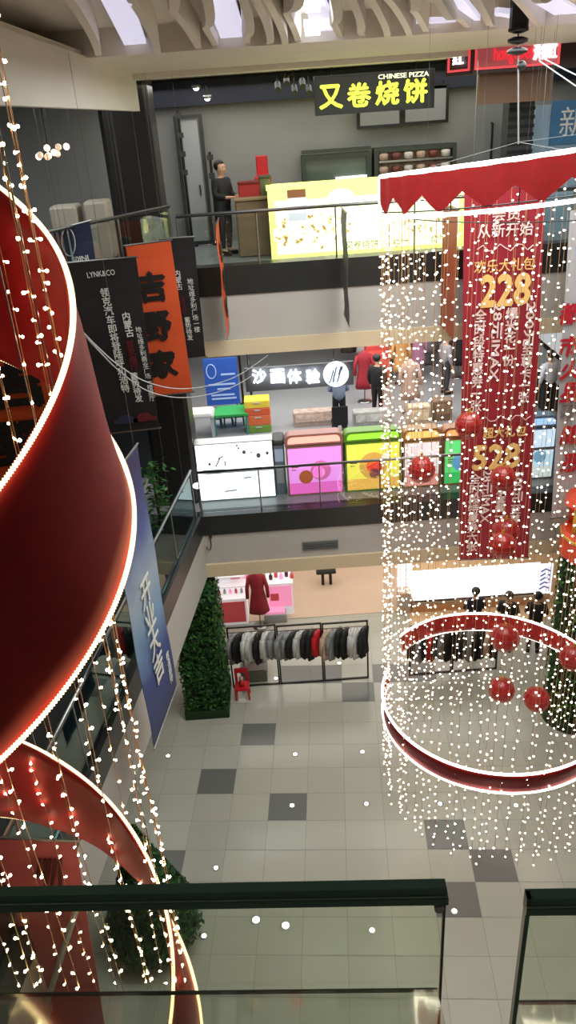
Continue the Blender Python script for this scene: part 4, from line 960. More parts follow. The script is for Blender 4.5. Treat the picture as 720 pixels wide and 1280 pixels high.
MB().lathe([(.36, 0), (.36, .6), (.3, .62)], (xc, yc, zt_+.44), 12).build('lantern_core', M_go, t)
MB().lathe([(.68, 0), (.6, .1), (.3, .3), (.08, .42), (.05, .6), (.001, .62)], (xc, yc, zt_+1.05), 8).build('roof', M_or, t)

# ------------------------------------------------------------------ ground floor shops
def rack(label, x0, x1, yt, yb, garments, grp, nm):
    a, b = PZ(x0, yb, 0), PZ(x1, yb, 0); Y = 14.38
    xa, xb = PY(x0, (yt+yb)/2, Y).x+.01, PY(x1, (yt+yb)/2, Y).x-.01; zt_ = PY((x0+x1)/2, yt, Y).z
    t = thing('clothes_rack', label, 'clothes rack', ((xa+xb)/2, Y, 0), 'black framed clothes racks')
    for x in (xa, xb):
        MB().box((x-.018, Y-.018, .0), (x+.018, Y+.018, zt_)).build('post', M_black, t)
    MB().box((xa, Y-.018, zt_-.035), (xb, Y+.018, zt_)).build('top_bar', M_black, t); MB().box((xa, Y-.018, 0.003), (xb, Y+.018, .035)).build('bottom_bar', M_black, t)
    MB().tube([(xa, Y, zt_-.16), (xb, Y, zt_-.16)], .014, 8).build('hanging_rail', M_steel, t)
    n = len(garments)
    for i, (nmc, cc, L, wd) in enumerate(garments):
        x = xa+(xb-xa)*(i+.6)/(n+.2); garment(f'{nmc} garment, {ORD[i]} from the hedge side, on the {nm}', x, Y, zt_-.16, cc, L, wd, grp)
    return xa, xb, zt_, Y
ORD = ['first', 'second', 'third', 'fourth', 'fifth', 'sixth', 'seventh', 'eighth', 'ninth', 'tenth']
def garment(label, x, Y, zr, cc, L, wd, grp):
    t = thing('hanging_garment', label, 'garment', (x, Y, zr), grp)
    a = random.uniform(.95, 1.3); R3 = Matrix.Rotation(a, 3, 'Z'); m = mat('wear_%d_%d_%d' % cc, cc, .8, noise=.12, nscale=12)
    R = []; N = 12
    prof = [(0, .05), (.02, .13), (.06, .24), (.14, .23), (.3, .2), (.55, .21), (.8, .225), (1, .235)]
    for f, hw in prof:
        pts = []
        for k in range(20):
            an = 2*PI*k/20; ww = hw*wd*math.cos(an); dd = (.06+.02*f)*math.sin(an)*(1+.3*math.cos(6*an)*f)
            v = R3 @ Vector((ww, dd, 0)); pts.append((x+v.x, Y+v.y, zr-.08-L*f+.015*math.sin(k*2.1)*(f > .9)))
        R.append(pts)
    MB().rings(R).build('body', m, t, True)
    for sx in (-1, 1):
        sm = MB()
        v0, v1, v2 = (R3 @ Vector((sx*.22*wd, 0, 0)), R3 @ Vector((sx*.26*wd, .02, 0)), R3 @ Vector((sx*.26*wd, .03, 0)))
        sm.tube([(x+v0.x, Y+v0.y, zr-.15), (x+v1.x, Y+v1.y, zr-.35), (x+v2.x, Y+v2.y, zr-.62)], [.055, .05, .04], 8)
        sm.build('sleeve', m, t, True)
    v = R3 @ Vector((.18*wd, 0, 0)); MB().tube([(x-v.x, Y-v.y, zr-.12), (x, Y, zr-.06), (x, Y, zr+.02)], .006, 5).tube([(x, Y, zr-.06), (x+v.x, Y+v.y, zr-.12)], .006, 5).build('hanger', M_steel, t)
gw, gk, gg, gr_, gb = ('white', (206, 206, 206)), ('black', (22, 22, 25)), ('grey', (140, 142, 144)), ('red', (196, 24, 34)), ('beige', (196, 170, 150))
def gl(*s): return [(c[0], c[1], random.uniform(.6, .76), random.uniform(.75, .95)) for c in s]
rack('black clothes rack bay next to the green hedge', 287, 347, 782, 856, gl(gg, gk, gw, gw, gk, gw, gg), 'clothes on the rack next to the hedge', 'rack bay next to the hedge')
rack('black clothes rack bay with a red garment, between the two outer bays', 348, 403, 780, 854, gl(gg, gg, gk, gw, gk, gk, gr_), 'clothes on the rack with a red garment', 'rack bay with a red garment')
rack('black clothes rack bay farthest from the hedge, ending in open floor', 404, 460, 777, 851, gl(gb, gg, gk, gk, gw, gw, gk), 'clothes on the rack farthest from the hedge', 'rack bay by the open floor')
rack('black clothes rack bay behind the lower light ring, by the ring end', 512, 565, 781, 846, gl(gk, gg, gk, gr_, gk, gg, gk), 'clothes behind the ring end', 'rack bay behind the ring end')
rack('black clothes rack bay behind the lower light ring, by the red balls', 566, 622, 779, 843, gl(gk, gk, gg, gk, gk, gb, gk), 'clothes behind the red balls', 'rack bay behind the red balls')
# white box, cushion and cabinet inside the first bay
p = PZ(318, 851, 0); t = thing('floor_cabinet', 'grey-green low cabinet under the first rack bay', 'cabinet', (p.x, 14.62, 0))
MB().rbox((p.x-.3, 14.5, .003), (p.x+.32, 14.85, .3), .02).build('body', mat('cab_greygreen', (104, 112, 100), .5), t); MB().rbox((p.x-.32, 14.48, .3), (p.x+.34, 14.87, .33), .01).build('worktop', M_mgrey, t)
t = thing('storage_box', 'white storage box on the grey-green cabinet', 'box', (p.x, 14.68, .33))
MB().rbox((p.x-.22, 14.52, .332), (p.x+.3, 14.84, .56), .03).build('body', mat('box_white', (206, 204, 210), .5), t); MB().rbox((p.x-.24, 14.5, .56), (p.x+.32, 14.86, .6), .015).build('lid', M_lgrey, t)
t = thing('folded_cloth', 'folded white cloth on the storage box', 'cloth', (p.x-.1, 14.66, .6)); MB().rbox((p.x-.25, 14.54, .602), (p.x+.12, 14.8, .68), .03).build('cloth_fold', M_lgrey, t); MB().rbox((p.x-.22, 14.56, .68), (p.x+.1, 14.78, .72), .02).build('cloth_fold', M_lgrey, t)
p = PZ(304, 876, 0); t = thing('child_chair', 'small red chair standing in front of the first rack bay', 'chair', (p.x, p.y, 0))
MB().rbox((p.x-.17, p.y-.02, .3), (p.x+.17, p.y+.3, .34), .02).build('seat', M_redp, t); 
m = MB(); m.box((p.x-.16, p.y+.28, .34), (p.x-.1, p.y+.31, .62)).box((p.x+.1, p.y+.28, .34), (p.x+.16, p.y+.31, .62)).rbox((p.x-.16, p.y+.27, .6), (p.x+.16, p.y+.32, .72), .02); m.build('backrest', M_redp, t)
for sx in (-.14, .14):
    for sy in (.02, .26): MB().tube([(p.x+sx*1.1, p.y+sy, .003), (p.x+sx, p.y+sy, .31)], .022, 8).build('leg', M_redp, t)
p2 = Vector((p.x, p.y+.14, .34)); t = thing('toy_doll', 'small red toy seated on the red chair', 'toy', p2); MB().lathe([(.001, 0), (.07, .02), (.08, .09), (.04, .15)], p2+Vector((0, 0, .002)), 12).build('toy_body', M_redp, t, True); MB().ball(p2+Vector((0, 0, .2)), .055, 8).build('toy_head', mat('toy_pale', (200, 150, 140), .6), t, True)
# cosmetics stands
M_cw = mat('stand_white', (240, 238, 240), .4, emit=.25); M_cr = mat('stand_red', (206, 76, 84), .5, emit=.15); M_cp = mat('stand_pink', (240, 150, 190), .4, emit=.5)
Yk = 16.9; q = rectY(276, 722, 308, 782, Yk); t = thing('cosmetics_counter', 'white cosmetics counter with red front and lit shelves, by the hedge', 'counter', (q[0].x, Yk, 0))
xa, xb = q[0].x-.35, q[1].x
MB().box((xa, Yk, .012), (xb, Yk+.6, .82)).build('body', M_cw, t); MB().box((xa+.05, Yk-.02, .1), (xb-.05, Yk-.001, .74)).build('front_panel', M_cr, t)
text('sale', 'lettering', M_txtw, t, ((xa+xb)/2+.12, Yk-.022, .46), (1, 0, 0), (0, 0, 1), .2, width=.3) if False else None
MB().box((xa, Yk+.55, .82), (xb, Yk+.6, 2.0)).build('back_panel', M_cw, t)
for k in range(3): MB().box((xa, Yk+.2, 1.05+.3*k), (xb, Yk+.56, 1.08+.3*k)).build('shelf', M_cw, t)
for k in range(3): MB().box((xa+.3+.32*k, Yk+.52, 1.12), (xa+.55+.32*k, Yk+.549, 1.6)).build('picture', [M_cw, M_cr, M_cp][k], t)
for k in range(7):
    pp = (xa+.15+.15*k, Yk+.3, .822); b_ = tag(MB().lathe([(.035, 0), (.035, .1), (.015, .11), (.015, .15)], pp, 10).build('cosmetic_bottle', [M_cp, M_cr, M_white][k % 3], None, True), f'{["pink", "red", "white"][k % 3]} bottle, {ORD[k]} from the hedge side, on the red-fronted cosmetics counter', 'bottle', 'bottles on the red-fronted counter')
q = rectY(334, 716, 366, 766, 17.2); t = thing('cosmetics_counter', 'white cosmetics counter with pink picture front, beside the red dress', 'counter', (q[0].x, 17.2, 0))
xa, xb = q[0].x, q[1].x
MB().box((xa, 17.2, .012), (xb, 17.9, 1.0)).build('body', M_cw, t); MB().box((xa+.03, 17.18, .3), (xb-.03, 17.199, .94)).build('front_panel', M_cp, t); MB().box((xa-.02, 17.16, 1.0), (xb+.02, 17.92, 1.04)).build('worktop', M_cw, t)
MB().box((xa+.08, 17.17, .5), (xa+.3, 17.18, .72)).build('picture', M_cr, t)
MB().box((xa, 17.86, 1.04), (xb, 17.92, 1.9)).build('back_panel', M_cw, t)
for k in range(5):
    tag(MB().lathe([(.05, 0), (.05, .12), (.02, .13), (.02, .2)], (xa+.12+.14*k, 17.4+.1*(k % 2), 1.042), 10).build('cosmetic_bottle', [mat('bottle_dark', (70, 24, 30), .3), M_cr, M_cp][k % 3], None, True), f'{["dark", "red", "pink"][k % 3]} bottle, {ORD[k]} from the red dress, on the pink-fronted counter', 'bottle', 'bottles on the pink-fronted counter')
q = PY(322, 745, 16.7); dress_form('long dark red dress on a stand between the two cosmetics counters', 0, 0, .012, 1.75, (146, 30, 44), pos=Vector((q.x, 16.75, 0)))
p = PZ(345, 778, 0.012); t = thing('product_tray', 'clear product tray with pink goods in front of the pink counter', 'tray', (p.x, p.y, 0)); MB().rbox((p.x-.3, p.y, .013), (p.x+.3, p.y+.3, .25), .02).build('tray', M_lgrey, t); MB().rbox((p.x-.25, p.y+.03, .25), (p.x+.25, p.y+.27, .32), .02).build('goods', M_cp, t)
p = PZ(408, 727, .1); t = thing('black_bench', 'black stool foot on the pale shop floor below the fascia edge', 'stool', (p.x, p.y, .012))
MB().rbox((p.x-.28, p.y-.12, .42), (p.x+.28, p.y+.12, .5), .03).build('seat', M_black, t)
for sx in (-.1, .12): MB().box((p.x+sx-.04, p.y-.04, .013), (p.x+sx+.04, p.y+.04, .42)).build('leg', M_black, t)
# glowing counter
Yg = 16.9; q = rectY(516, 745, 682, 773, Yg); xa, xb = q[0].x, q[1].x; zt_ = PY(600, 745, Yg).z; tb = PY(600, 708, Yg+.7)
t = thing('glowing_counter', 'long counter with three dazzling white slanted light panels', 'counter', (xa, Yg, 0))
MB().box((xa, Yg, .013), (xb, Yg+.8, zt_)).build('body', M_beige, t)
n = 3; wq = (xb-xa)/n
for k in range(n):
    u, v = xa+wq*k+.02, xa+wq*(k+1)-.02
    MB().hexa([(u, Yg-.02, zt_+.01), (v, Yg-.02, zt_+.01), (v, Yg+.7, zt_+.02), (u, Yg+.7, zt_+.02), (u, Yg-.02, zt_+.06), (v, Yg-.02, zt_+.06), (v, Yg+.7, tb.z), (u, Yg+.7, tb.z)]).build('light_panel', mat('counter_glow', (255, 255, 255), .4, emit=2.2), t)
    MB().rbox((u+.08, Yg-.03, .3), (v-.08, Yg-.002, zt_-.08), .01).build('front_panel', mat('counter_cream', (232, 220, 204), .5), t)
    MB().box((u, Yg-.035, zt_-.03), (v, Yg-.001, zt_+.01)).build('trim', M_dgrey, t)
MB().box((xa, Yg-.03, .013), (xb, Yg-.001, .2)).build('plinth', mat('counter_orange', (206, 150, 100), .5), t)
q = rectY(498, 742, 514, 772, Yg); t = thing('side_cabinet', 'beige side cabinet left of the glowing counter', 'cabinet', (q[0].x, Yg, 0)); MB().rbox((q[0].x, Yg, .013), (q[1].x, Yg+.35, q[2].z), .02).build('body', M_beige, t); MB().box((q[0].x+.04, Yg-.02, .2), (q[1].x-.04, Yg-.001, q[2].z-.1)).build('door', M_white, t)
q = rectY(497, 706, 515, 738, 17.3); t = thing('wall_screen', 'bright white display above the beige side cabinet', 'display', (q[0].x, 17.3, 0)); MB().box((q[0].x, 17.3, .013), (q[1].x, 17.5, q[0].z)).build('stand', M_lgrey, t); MB().plate(q, .05).build('light_sheet', mat('screen_white', (240, 242, 250), .4, emit=.9), t)
q = rectY(672, 706, 690, 742, 16.4); t = thing('light_sign', 'white light sign with blue drawing beside the glowing counter', 'sign', (q[0].x, 16.4, 0)); MB().tube([((q[0].x+q[1].x)/2, 16.43, .012), ((q[0].x+q[1].x)/2, 16.43, q[0].z)], .03).build('stand', M_steel, t); MB().plate(q, .06).build('light_sheet', mat('screen_white', (240, 242, 250), .4, emit=.9), t)
mm = MB(); c = mid(q)
for k in range(5): mm.tube([(c.x-.12, 16.39, c.z-.28+.13*k), (c.x, 16.385, c.z-.2+.13*k), (c.x+.12, 16.39, c.z-.27+.13*k)], .018, 5)
mm.build('drawing', mat('drawing_blue', (40, 70, 190), .5), t)

# ------------------------------------------------------------------ glowing discs imitating ceiling-lamp reflections in the polished floor
for i, (x, y, lb) in enumerate([(210, 945, 'glowing reflection disc in the far row, nearest the hedge'), (369, 943, 'glowing reflection disc in the far row, below the middle rack bay'), (453, 940, 'glowing reflection disc in the far row, nearest the light curtain'),
    (194, 1011, 'glowing reflection disc in the second row, beside the hanging light strings'), (365, 1007, 'glowing reflection disc on the dark tile in the second row'), (458, 1005, 'glowing reflection disc in the second row just left of the curtain'), (550, 1005, 'glowing reflection disc in the second row under the ring front'), (645, 1007, 'glowing reflection disc in the second row under the right of the ring'),
    (270, 1085, 'glowing reflection disc alone just above the green handrail'), (255, 1170, 'glowing reflection disc seen through the glass, nearest the spiral band'), (320, 1150, 'brightest glowing reflection disc seen through the glass'), (357, 1157, 'glowing reflection disc seen through the glass, beside the brightest one'), (465, 1163, 'glowing reflection disc seen through the glass, toward the panel end'), (568, 1139, 'glowing reflection disc in the gap between the glass panels'), (345, 848, 'glowing reflection disc under the middle rack bay'), (424, 829, 'glowing reflection disc under the rack bay by open floor')]):
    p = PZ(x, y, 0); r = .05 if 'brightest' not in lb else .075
    t = thing('reflection_disc', lb, 'floor light', (p.x, p.y, 0), 'lamp reflections imitated on the tiled floor')  # discs only imitate lamp reflections, no lights are set in the floor
    MB().lathe([(r, -.003), (r, .004), (r*.6, .008), (.001, .009)], p, 16).build('lens', mat('reflection_glow', (255, 252, 240), .4, emit=9), t, True)  # emissive disc stands in for a lamp's reflection, no real lens
    MB().lathe([(r+.001, -.003), (r+.014, -.003), (r+.014, .005), (r+.001, .006)], p, 16).build('ring', M_steel, t)  # steel rim added around the imitated reflection

# ------------------------------------------------------------------ lower left: maroon board, leaning bar, cone tree
q = [PY(-60, 1300, 5.25), PY(134, 1300, 5.25), PY(94, 1052, 5.25), PY(-60, 1044, 5.25)]
t, q = banner('dull maroon cloth banner hanging below the red spiral band', q, mat('banner_maroon', (186, 92, 96), .6, noise=.08, nscale=1))
R = (q[1]-q[0]).normalized(); U = (q[3]-q[0]).normalized(); n = R.cross(U); c = bpt(q, .68, .12)
mm = MB()
for k in range(5): mm.tube([c+R*(.05*k)+U*.15, c+R*(.05*k+.03*math.sin(k*2))-U*(.1+.06*k)], .02, 5)
mm.build('print', mat('board_print_brown', (84, 36, 36), .6), t)
p0 = PY(56, 1262, 5.15); p1 = PY(98, 1128, 5.15)
t = thing('slanting_bar', 'pale bar slanting across the dull maroon banner', 'bar', p0); MB().tube([p0, p1], .032, 8).build('bar', M_lgrey, t); MB().ball(p1, .036, 8).build('end_cap', M_dgrey, t); MB().tube([p0, p0+Vector((0, .2, 0))], .012, 6).build('bracket', M_steel, t)
p = PZ(166, 1030, 2.6); t = thing('cone_tree', 'dark green cone-shaped tree behind the lowest spiral band', 'tree', (p.x, p.y, 0))
m = MB()
for k in range(4600):
    f = random.random()**.6; z_ = .3+2.3*(1-f); r = .8*f*random.uniform(.85, 1.05); an = random.uniform(0, 2*PI); leaf(m, Vector((p.x+r*math.cos(an), p.y+r*math.sin(an), z_)), Vector((math.cos(an), math.sin(an), .5)), .06, random.choice((0, 0, 1)))
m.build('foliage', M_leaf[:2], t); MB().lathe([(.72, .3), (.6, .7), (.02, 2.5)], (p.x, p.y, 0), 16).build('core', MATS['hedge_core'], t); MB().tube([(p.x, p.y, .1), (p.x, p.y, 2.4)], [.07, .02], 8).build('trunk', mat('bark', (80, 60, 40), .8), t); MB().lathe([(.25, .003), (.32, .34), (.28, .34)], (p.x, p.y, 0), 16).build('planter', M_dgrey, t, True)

# ------------------------------------------------------------------ left spiral: velvet band with rope lights and falling strings
SX, SY = -2.02, 4.0
def sp_top(th): return (.954-.028*th, 11.06-.66*th-.031*th*th)
def sp_bot(th): return (1.088-.03*th, 9.86-.614*th-.036*th*th)
def sp_pt(rz, th): return Vector((SX+rz[0]*math.cos(th), SY-rz[0]*math.sin(th), rz[1]))
def band(name, parent, ths, top, bot, pt, m, thick=.015, rows=8):
    R = []
    for th in ths:
        a, b = top(th), bot(th); ring = []
        for k in range(rows+1):
            f = k/rows; r = a[0]*(1-f)+b[0]*f+.012*math.sin(f*PI*2)+.006*math.sin(th*9+f*3); ring.append(pt((r, a[1]*(1-f)+b[1]*f), th))
        for k in range(rows, -1, -1):
            f = k/rows; r = a[0]*(1-f)+b[0]*f+.012*math.sin(f*PI*2)+.006*math.sin(th*9+f*3)-thick; ring.append(pt((r, a[1]*(1-f)+b[1]*f), th))
        R.append(ring)
    return MB().rings(R).build(name, m, parent, True)
T0 = -1.5; TT = 2*PI+1.5+2.3
ths = [T0+TT*k/220 for k in range(221)]
t = thing('spiral_banner', 'huge red velvet spiral band edged with warm rope lights', 'decoration', (SX, SY, 11))
band('velvet_band', t, ths, sp_top, sp_bot, sp_pt, M_red)
def rope(name, parent, ths, fn, pt, r, m, out=.012, bead=True, n=1):
    pts = []; rr = []
    for i, th in enumerate(ths):
        a = fn(th); pts.append(pt((a[0]+out, a[1]), th)); rr.append(r*(1.3 if i % 2 else .65) if bead else r)
    return MB().tube(pts, rr, 6).build(name, m, parent, True)
dense = [T0+TT*k/1400 for k in range(1401)]
rope('rope_light', t, dense, sp_top, sp_pt, .0135, M_rope)
rope('rope_light', t, dense, sp_bot, sp_pt, .0135, M_rope)
for k in range(3):
    th = .5+k*2.8; a = sp_pt(sp_top(th), th); MB().tube([a, (a.x, a.y, 12.72 if a.x < -1.9 else 12.98)], .004, 4).build('suspension_wire', M_steel, t)
def bulb_mesh(nm, r, m, stub=True):
    mm = MB(); mm.ico((r*2.2, 0, 0), r)
    if stub: mm.tube([(0, 0, 0), (r*1.6, 0, 0)], r*.35, 4)
    me = bpy.data.meshes.new(nm); me.from_pydata(mm.v, [], mm.f); me.materials.append(m); me.update(); return me
BM = bulb_mesh('bulb', .0105, mat('bulb_glow_near', (255, 240, 215), .4, emit=30, ecol=(255, 222, 176)))
NS = 23; first = None
def inframe(p, mgn=8):
    x, y, z = proj(p); return z > .2 and -mgn < x < 720+mgn and -mgn < y < 1280+mgn
for k in range(NS):
    an = 2*PI*k/NS+random.uniform(-.05, .05); r = .86+random.uniform(-.03, .03)
    x, y = SX+r*math.cos(an), SY+r*math.sin(an)
    if max(proj((x, y, z))[0] for z in (12.5, 9, 6, 4)) < 0: continue
    zb_ = min((z_ for z_ in [3+.05*i for i in range(120)] if proj((x, y, z_))[1] < 1241), default=5)
    ztop = 12.72 if x < -1.93 else 12.98
    if abs(x+2) < .08: x = -1.91; ztop = 12.98
    o = MB().tube([(x+.01*math.sin(z_*2+k), y+.01*math.cos(z_*1.7+k), z_) for z_ in [ztop-(ztop-zb_)*i/24 for i in range(25)]], .0032, 4).build('hanging_light_string', M_wire)
    tag(o, 'gold wire string of small warm bulbs hanging inside the red spiral band', 'string lights', 'light strings inside the red spiral')
    z_ = ztop-random.uniform(.05, .2)
    nb_ = 0
    while z_ > zb_ and nb_ < 98:
        c = Vector((x+.01*math.sin(z_*2+k), y+.01*math.cos(z_*1.7+k), z_))
        if inframe(c):
            b_ = bpy.data.objects.new('bulb', BM); COL.objects.link(b_); b_.parent = o; b_.location = c; b_.rotation_euler = (0, random.uniform(-.5, .5), random.uniform(0, 2*PI)); nb_ += 1
        z_ -= random.uniform(.1, .26)

# ------------------------------------------------------------------ right: round curtain of lights with two red ring bands
RX, RY, RR = 3.3, 10.1, 1.9
def rp(rz, ph): return Vector((RX+rz[0]*math.cos(ph), RY+rz[0]*math.sin(ph), rz[1]))
# upper arc: starts square at its left end, rises to the right
t = thing('ring_banner', 'upper red arc band with scalloped velvet and white rope-light edges', 'decoration', (RX, RY, 11))
def ut(ph): return (RR, 11.26+.28*(ph-PI)/(PI/2))
def ub(ph): return (RR, 10.81+.26*(ph-PI)/(PI/2))
phs = [PI+PI*k/120 for k in range(121)]
m = MB(); R = []
for i, ph in enumerate(phs):
    f = (i*.3) % 1.0; saw = abs(((i/11) % 1.0)*2-1)
    a = ut(ph); L = .24+.2*(1-saw); rr_ = RR+.01*math.sin(i*.8)
    R.append([rp((rr_+.006, a[1]), ph), rp((rr_+.006, a[1]-L), ph), rp((rr_-.006, a[1]-L), ph), rp((rr_-.006, a[1]), ph)])
m.rings(R); m.build('scalloped_cloth', M_red, t)
fine = [PI+PI*k/300 for k in range(301)]
MB().tube([rp((RR, ub(PI)[1]), PI)]+[rp((RR, ut(ph)[1]), ph) for ph in fine], .024, 8).build('rope_light', M_ropew, t, True)
MB().tube([rp((RR, ub(ph)[1]), ph) for ph in fine], .022, 8).build('rope_light', M_ropew, t, True)
mm = MB()
mm.tube([rp((RR+.0, ub(ph)[1]+.05), ph) for ph in phs], .008, 5)
for i in range(0, 121, 15): mm.tube([rp((RR-.02, ut(phs[i])[1]), phs[i]), rp((RR-.02, ub(phs[i])[1]), phs[i])], .008, 5)
mm.tube([rp((RR-.03, 10.86), 2*PI*i/90) for i in range(91)], .006, 5)
mm.build('wire_frame', M_black, t)
# lower ring
PH0 = math.radians(152)
def lt(ph): return (RR, 3.0+.42*(ph-PH0)/math.radians(345))
def lb_(ph): return (RR, 2.62+.42*(ph-PH0)/math.radians(345))
phs = [PH0+math.radians(345)*k/160 for k in range(161)]
t = thing('ring_banner', 'lower red ring band edged with white rope lights above the floor', 'decoration', (RX, RY, 3))
band('velvet_band', t, phs, lt, lb_, rp, M_red, .012, 4)
fine = [PH0+math.radians(345)*k/500 for k in range(501)]
MB().tube([rp((RR+.004, lt(ph)[1]), ph) for ph in fine], .021, 8).build('rope_light', M_ropew, t, True)
MB().tube([rp((RR+.004, lb_(ph)[1]), ph) for ph in fine], .018, 8).build('rope_light', M_ropew, t, True)
# curtain strings
NR = 82
for k in range(NR):
    an = 2*PI*k/NR+random.uniform(-.03, .03); r = RR-.03+random.uniform(-.05, .03)
    x, y = RX+r*math.cos(an), RY+r*math.sin(an)
    if min(proj((x, y, z))[0] for z in (11, 6, 2)) > 728: continue
    zb_ = random.uniform(.95, 1.35); an2 = an % (2*PI)
    zt_ = 10.83+(.26*(an2-PI)/(PI/2) if an2 > PI else .3)
    o = MB().tube([(x, y, zt_), (x+.01, y, (zt_+zb_)/2), (x, y, zb_)], .0035, 4).build('hanging_light_string', M_wire)
    tag(o, 'fine string of tiny warm bulbs in the round curtain between the ring bands', 'string lights', 'light strings of the round curtain')
    mm = MB(); z_ = zt_-random.uniform(.05, .2)
    while z_ > zb_:
        a = random.uniform(0, 2*PI); s_ = random.uniform(.0105, .0145)
        mm.ball((x+.025*math.cos(a), y+.025*math.sin(a), z_), s_*1.15, 4, sz=.75); z_ -= random.uniform(.11, .27)
    b_ = mm.build('bulbs', M_bulb, o); b_['kind'] = 'stuff'
# red mesh balls
M_ball = mat('ball_red', (158, 8, 22), .35, spec=.6, emit=.04, coat=.4)
M_mesh = mat('ball_mesh_gold', (190, 70, 50), .4)
for x, y, rpx, dY, lb in [(586, 532, 17, 0, 'red mesh ball beside the crimson banner edge'), (527, 587, 17, -.2, 'red mesh ball in front of the white and rose booth'), (629, 598, 16, .3, 'red mesh ball just under the number 528'), (632, 664, 17, .3, 'red mesh ball near the foot of the crimson banner, upper of the two'), (628, 682, 17, -.25, 'red mesh ball at the foot of the crimson banner, lower of the two'),
                         (631, 797, 18, .9, 'red ball in front of the back of the lower ring'), (627, 862, 16, 0, 'glossy red ball inside the lower ring, left of the other'), (671, 874, 16, -.1, 'glossy red ball inside the lower ring, right of the other'), (716, 822, 17, .2, 'red ball at the right edge of the lower ring')]:
    Y = RY+dY; p = PY(x, y, Y); r = rpx*(p-CAM).dot(fw)/F
    t = thing('hanging_ball', lb, 'ball', p, 'red hanging balls')
    MB().ball(p, r*.96, 12).build('ball_core', M_ball, t, True)
    mm = MB()
    for k in range(7):
        a = k*PI/7; mm.tube([p+Vector((r*math.cos(b)*math.cos(a), r*math.cos(b)*math.sin(a), r*math.sin(b))) for b in [j*2*PI/24 for j in range(25)]], .004, 4)
    for k in range(-2, 3):
        zz_ = r*.4*k*.9; q_ = math.sqrt(r*r-zz_*zz_); mm.tube([p+Vector((q_*math.cos(b), q_*math.sin(b), zz_)) for b in [j*2*PI/24 for j in range(25)]], .004, 4)
    mm.build('wire_cage', M_mesh, t)
    MB().tube([p+Vector((0, 0, r)), p+Vector((0, 0, r+.06))], .02, 8).build('cap', M_go, t)
    MB().tube([p+Vector((0, 0, r+.05)), (p.x, p.y, 12.99)], .0014, 4).build('suspension_wire', M_dgrey, t)
# hoist chain and cables
p = PY(650, 30, 9.6); q_ = PY(648, 180, 9.6)
t = thing('hoist_chain', 'black hoist with steel cable holding up the upper arc band', 'hoist', (p.x, 9.6, 13))
ph_ = PY(650, 8, 9.6); ph_.z = min(ph_.z, 12.82); MB().rbox((ph_.x-.09, 9.52, ph_.z-.16), (ph_.x+.09, 9.68, ph_.z+.14), .03).build('hoist_body', M_black, t)
MB().tube([(ph_.x, 9.6, ph_.z+.1), (ph_.x, 9.6, 12.99)], .03, 8).build('chain', M_black, t)
for k in range(3): MB().lathe([(.05, 0), (.11, .02), (.11, .05), (.05, .07)], (ph_.x, 9.6, ph_.z-.2-.1*k), 12).build('pulley', M_black, t, True)
MB().tube([(ph_.x, 9.6, ph_.z-.2), (q_.x, 9.6, q_.z)], .009, 6).build('cable', M_mgrey, t)
hp_ = PY(652, 82, 9.6); MB().ball(hp_, .05, 8).build('hook', M_black, t, True)
for ph in (PI*1.15, PI*1.45, PI*1.8):
    e_ = rp((RR, ut(ph)[1]), ph); MB().tube([(q_.x, 9.6, q_.z+.02), e_], .0035, 4).build('spreader_wire', M_mgrey, t)
for i, (x0, y0, x1, y1) in enumerate([(674, 76, 735, 118), (681, 74, 740, 104)]):
    a, b = PY(x0, y0, 12.5), PY(x1, y1, 11.0)
    tag(MB().tube([a, b], .008, 5).build('stay_cable', M_lgrey), ['lower of two pale cables slanting from the red lit sign to the edge', 'upper of two pale cables slanting from the red lit sign to the edge'][i], 'cable')
# two cables swagged from the spiral to the second gallery
for i, dz in enumerate((0, -.16)):
    pts = []
    for (x, y, Y) in [(97, 408, 4.6), (120, 432, 6), (150, 458, 7.6), (185, 478, 9), (225, 486, 10.5), (265, 481, 12), (300, 468, 13.2), (335, 444, 14.2)]:
        pts.append(PY(x, y+(i*11*min(1, (x-97)/90)), Y))
    fine_ = []
    for a, b, c_, d_ in zip([pts[0]]+pts, pts, pts[1:], pts[2:]+[pts[-1]]):
        for s_ in range(6):
            u = s_/6; fine_.append(.5*((2*b)+(c_-a)*u+(2*a-5*b+4*c_-d_)*u*u+(3*b-a-3*c_+d_)*u**3))
    fine_.append(pts[-1])
    tag(MB().tube(fine_, .007, 5).build('swag_cable', M_lgrey), ['upper pale cable swagged from the red spiral across the black banner', 'lower pale cable swagged from the red spiral across the black banner'][i], 'cable')

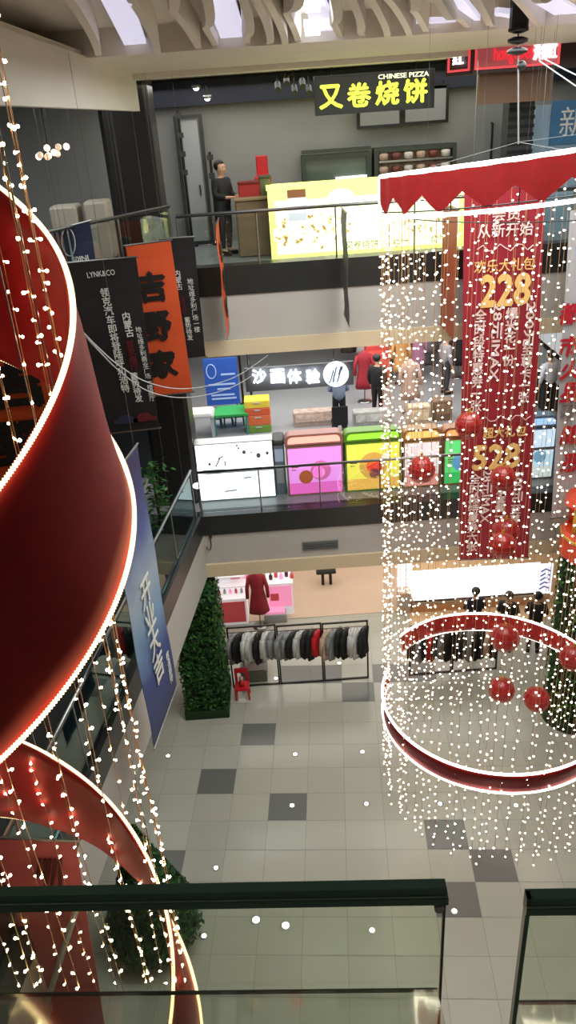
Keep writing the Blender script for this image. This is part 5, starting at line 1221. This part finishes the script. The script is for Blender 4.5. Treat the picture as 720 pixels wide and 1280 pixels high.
# ------------------------------------------------------------------ near glass railing with dark green handrail
M_ng = glass('near_glass', (247, 251, 244), .0, .03, .15)
M_ledge = glass('ledge_glass', (252, 253, 250), .12, .045, .1)
ZR = 10.75
def near_panel(label, xl, yl, xr, yr, edge):
    a, b = PZ(xl, yl, ZR), PZ(xr, yr, ZR); d = (b-a).normalized(); n = Vector((d.y, -d.x, 0))   # n points to the camera side
    hgt = .044; t = thing('glass_railing', label, 'railing', ((a+b)/2).to_tuple())
    def bar(m, u0, u1, w0, w1, z0, z1):
        p = [a+d*u0+n*w0, a+d*u1+n*w0, a+d*u1+n*w1, a+d*u0+n*w1]
        m.hexa([(v.x, v.y, z0) for v in p]+[(v.x, v.y, z1) for v in p])
    L = (b-a).length
    m = MB(); bar(m, 0, L, -.008, .012, ZR-.021, ZR); bar(m, 0, L+.004, -.008, .016, ZR-.041, ZR-.023); m.build('handrail', M_green, t)
    m = MB(); bar(m, 0, L, -.006, .0145, ZR-.0235, ZR-.0205); m.build('seam', mat('seam_pale', (150, 170, 164), .3), t)
    zb_ = CAM.z+(a.y if False else 0)
    # the height where the ledge meets the glass, under the picture row 1243
    c = (a+b)/2; xm, ym, _ = proj(c); r_ = ray(xm, 1243); k = ((c-CAM).dot(n))/r_.dot(n); zl = (CAM+r_*k).z
    m = MB(); bar(m, .004, L-.002, .0, .006, zl-.3, ZR-.035); m.build('glass_panel', M_ng, t)
    m = MB()
    if edge == 'right': bar(m, L-.003, L+.001, -.002, .008, zl-.3, ZR-.04)
    else: bar(m, 0, .008, -.004, .012, zl-.3, ZR)
    m.build('edge_strip', M_green if edge == 'left' else M_dgrey, t)
    m = MB(); p4 = [a+d*.004+n*.007, a+d*(L-.008)+n*.007, a+d*(L-.008)+n*.3, a+d*.004+n*.3]; zz4 = [zl, zl, zl+.16, zl+.16]
    m.hexa([(v.x, v.y, z_-.008) for v, z_ in zip(p4, zz4)]+[(v.x, v.y, z_) for v, z_ in zip(p4, zz4)]); m.build('glass_ledge', M_ledge, t)
    m = MB(); bar(m, .004, L-.008, .006, .009, zl-.009, zl+.001); m.build('ledge_rim', mat('rim_dark', (70, 78, 70), .3), t)
    if edge == 'right':
        e_ = a+d*(L-.012)+n*.01; MB().tube([Vector((e_.x, e_.y, ZR-.055))-n*.004, Vector((e_.x, e_.y, ZR-.055))+n*.006], .009, 12).build('clamp', M_steel, t)
near_panel('long near glass railing panel with dark green handrail across the front', -1400, 1139, 557, 1103, 'right')
near_panel('short near glass railing panel with dark green handrail at the right corner', 657, 1116, 2000, 1098, 'left')
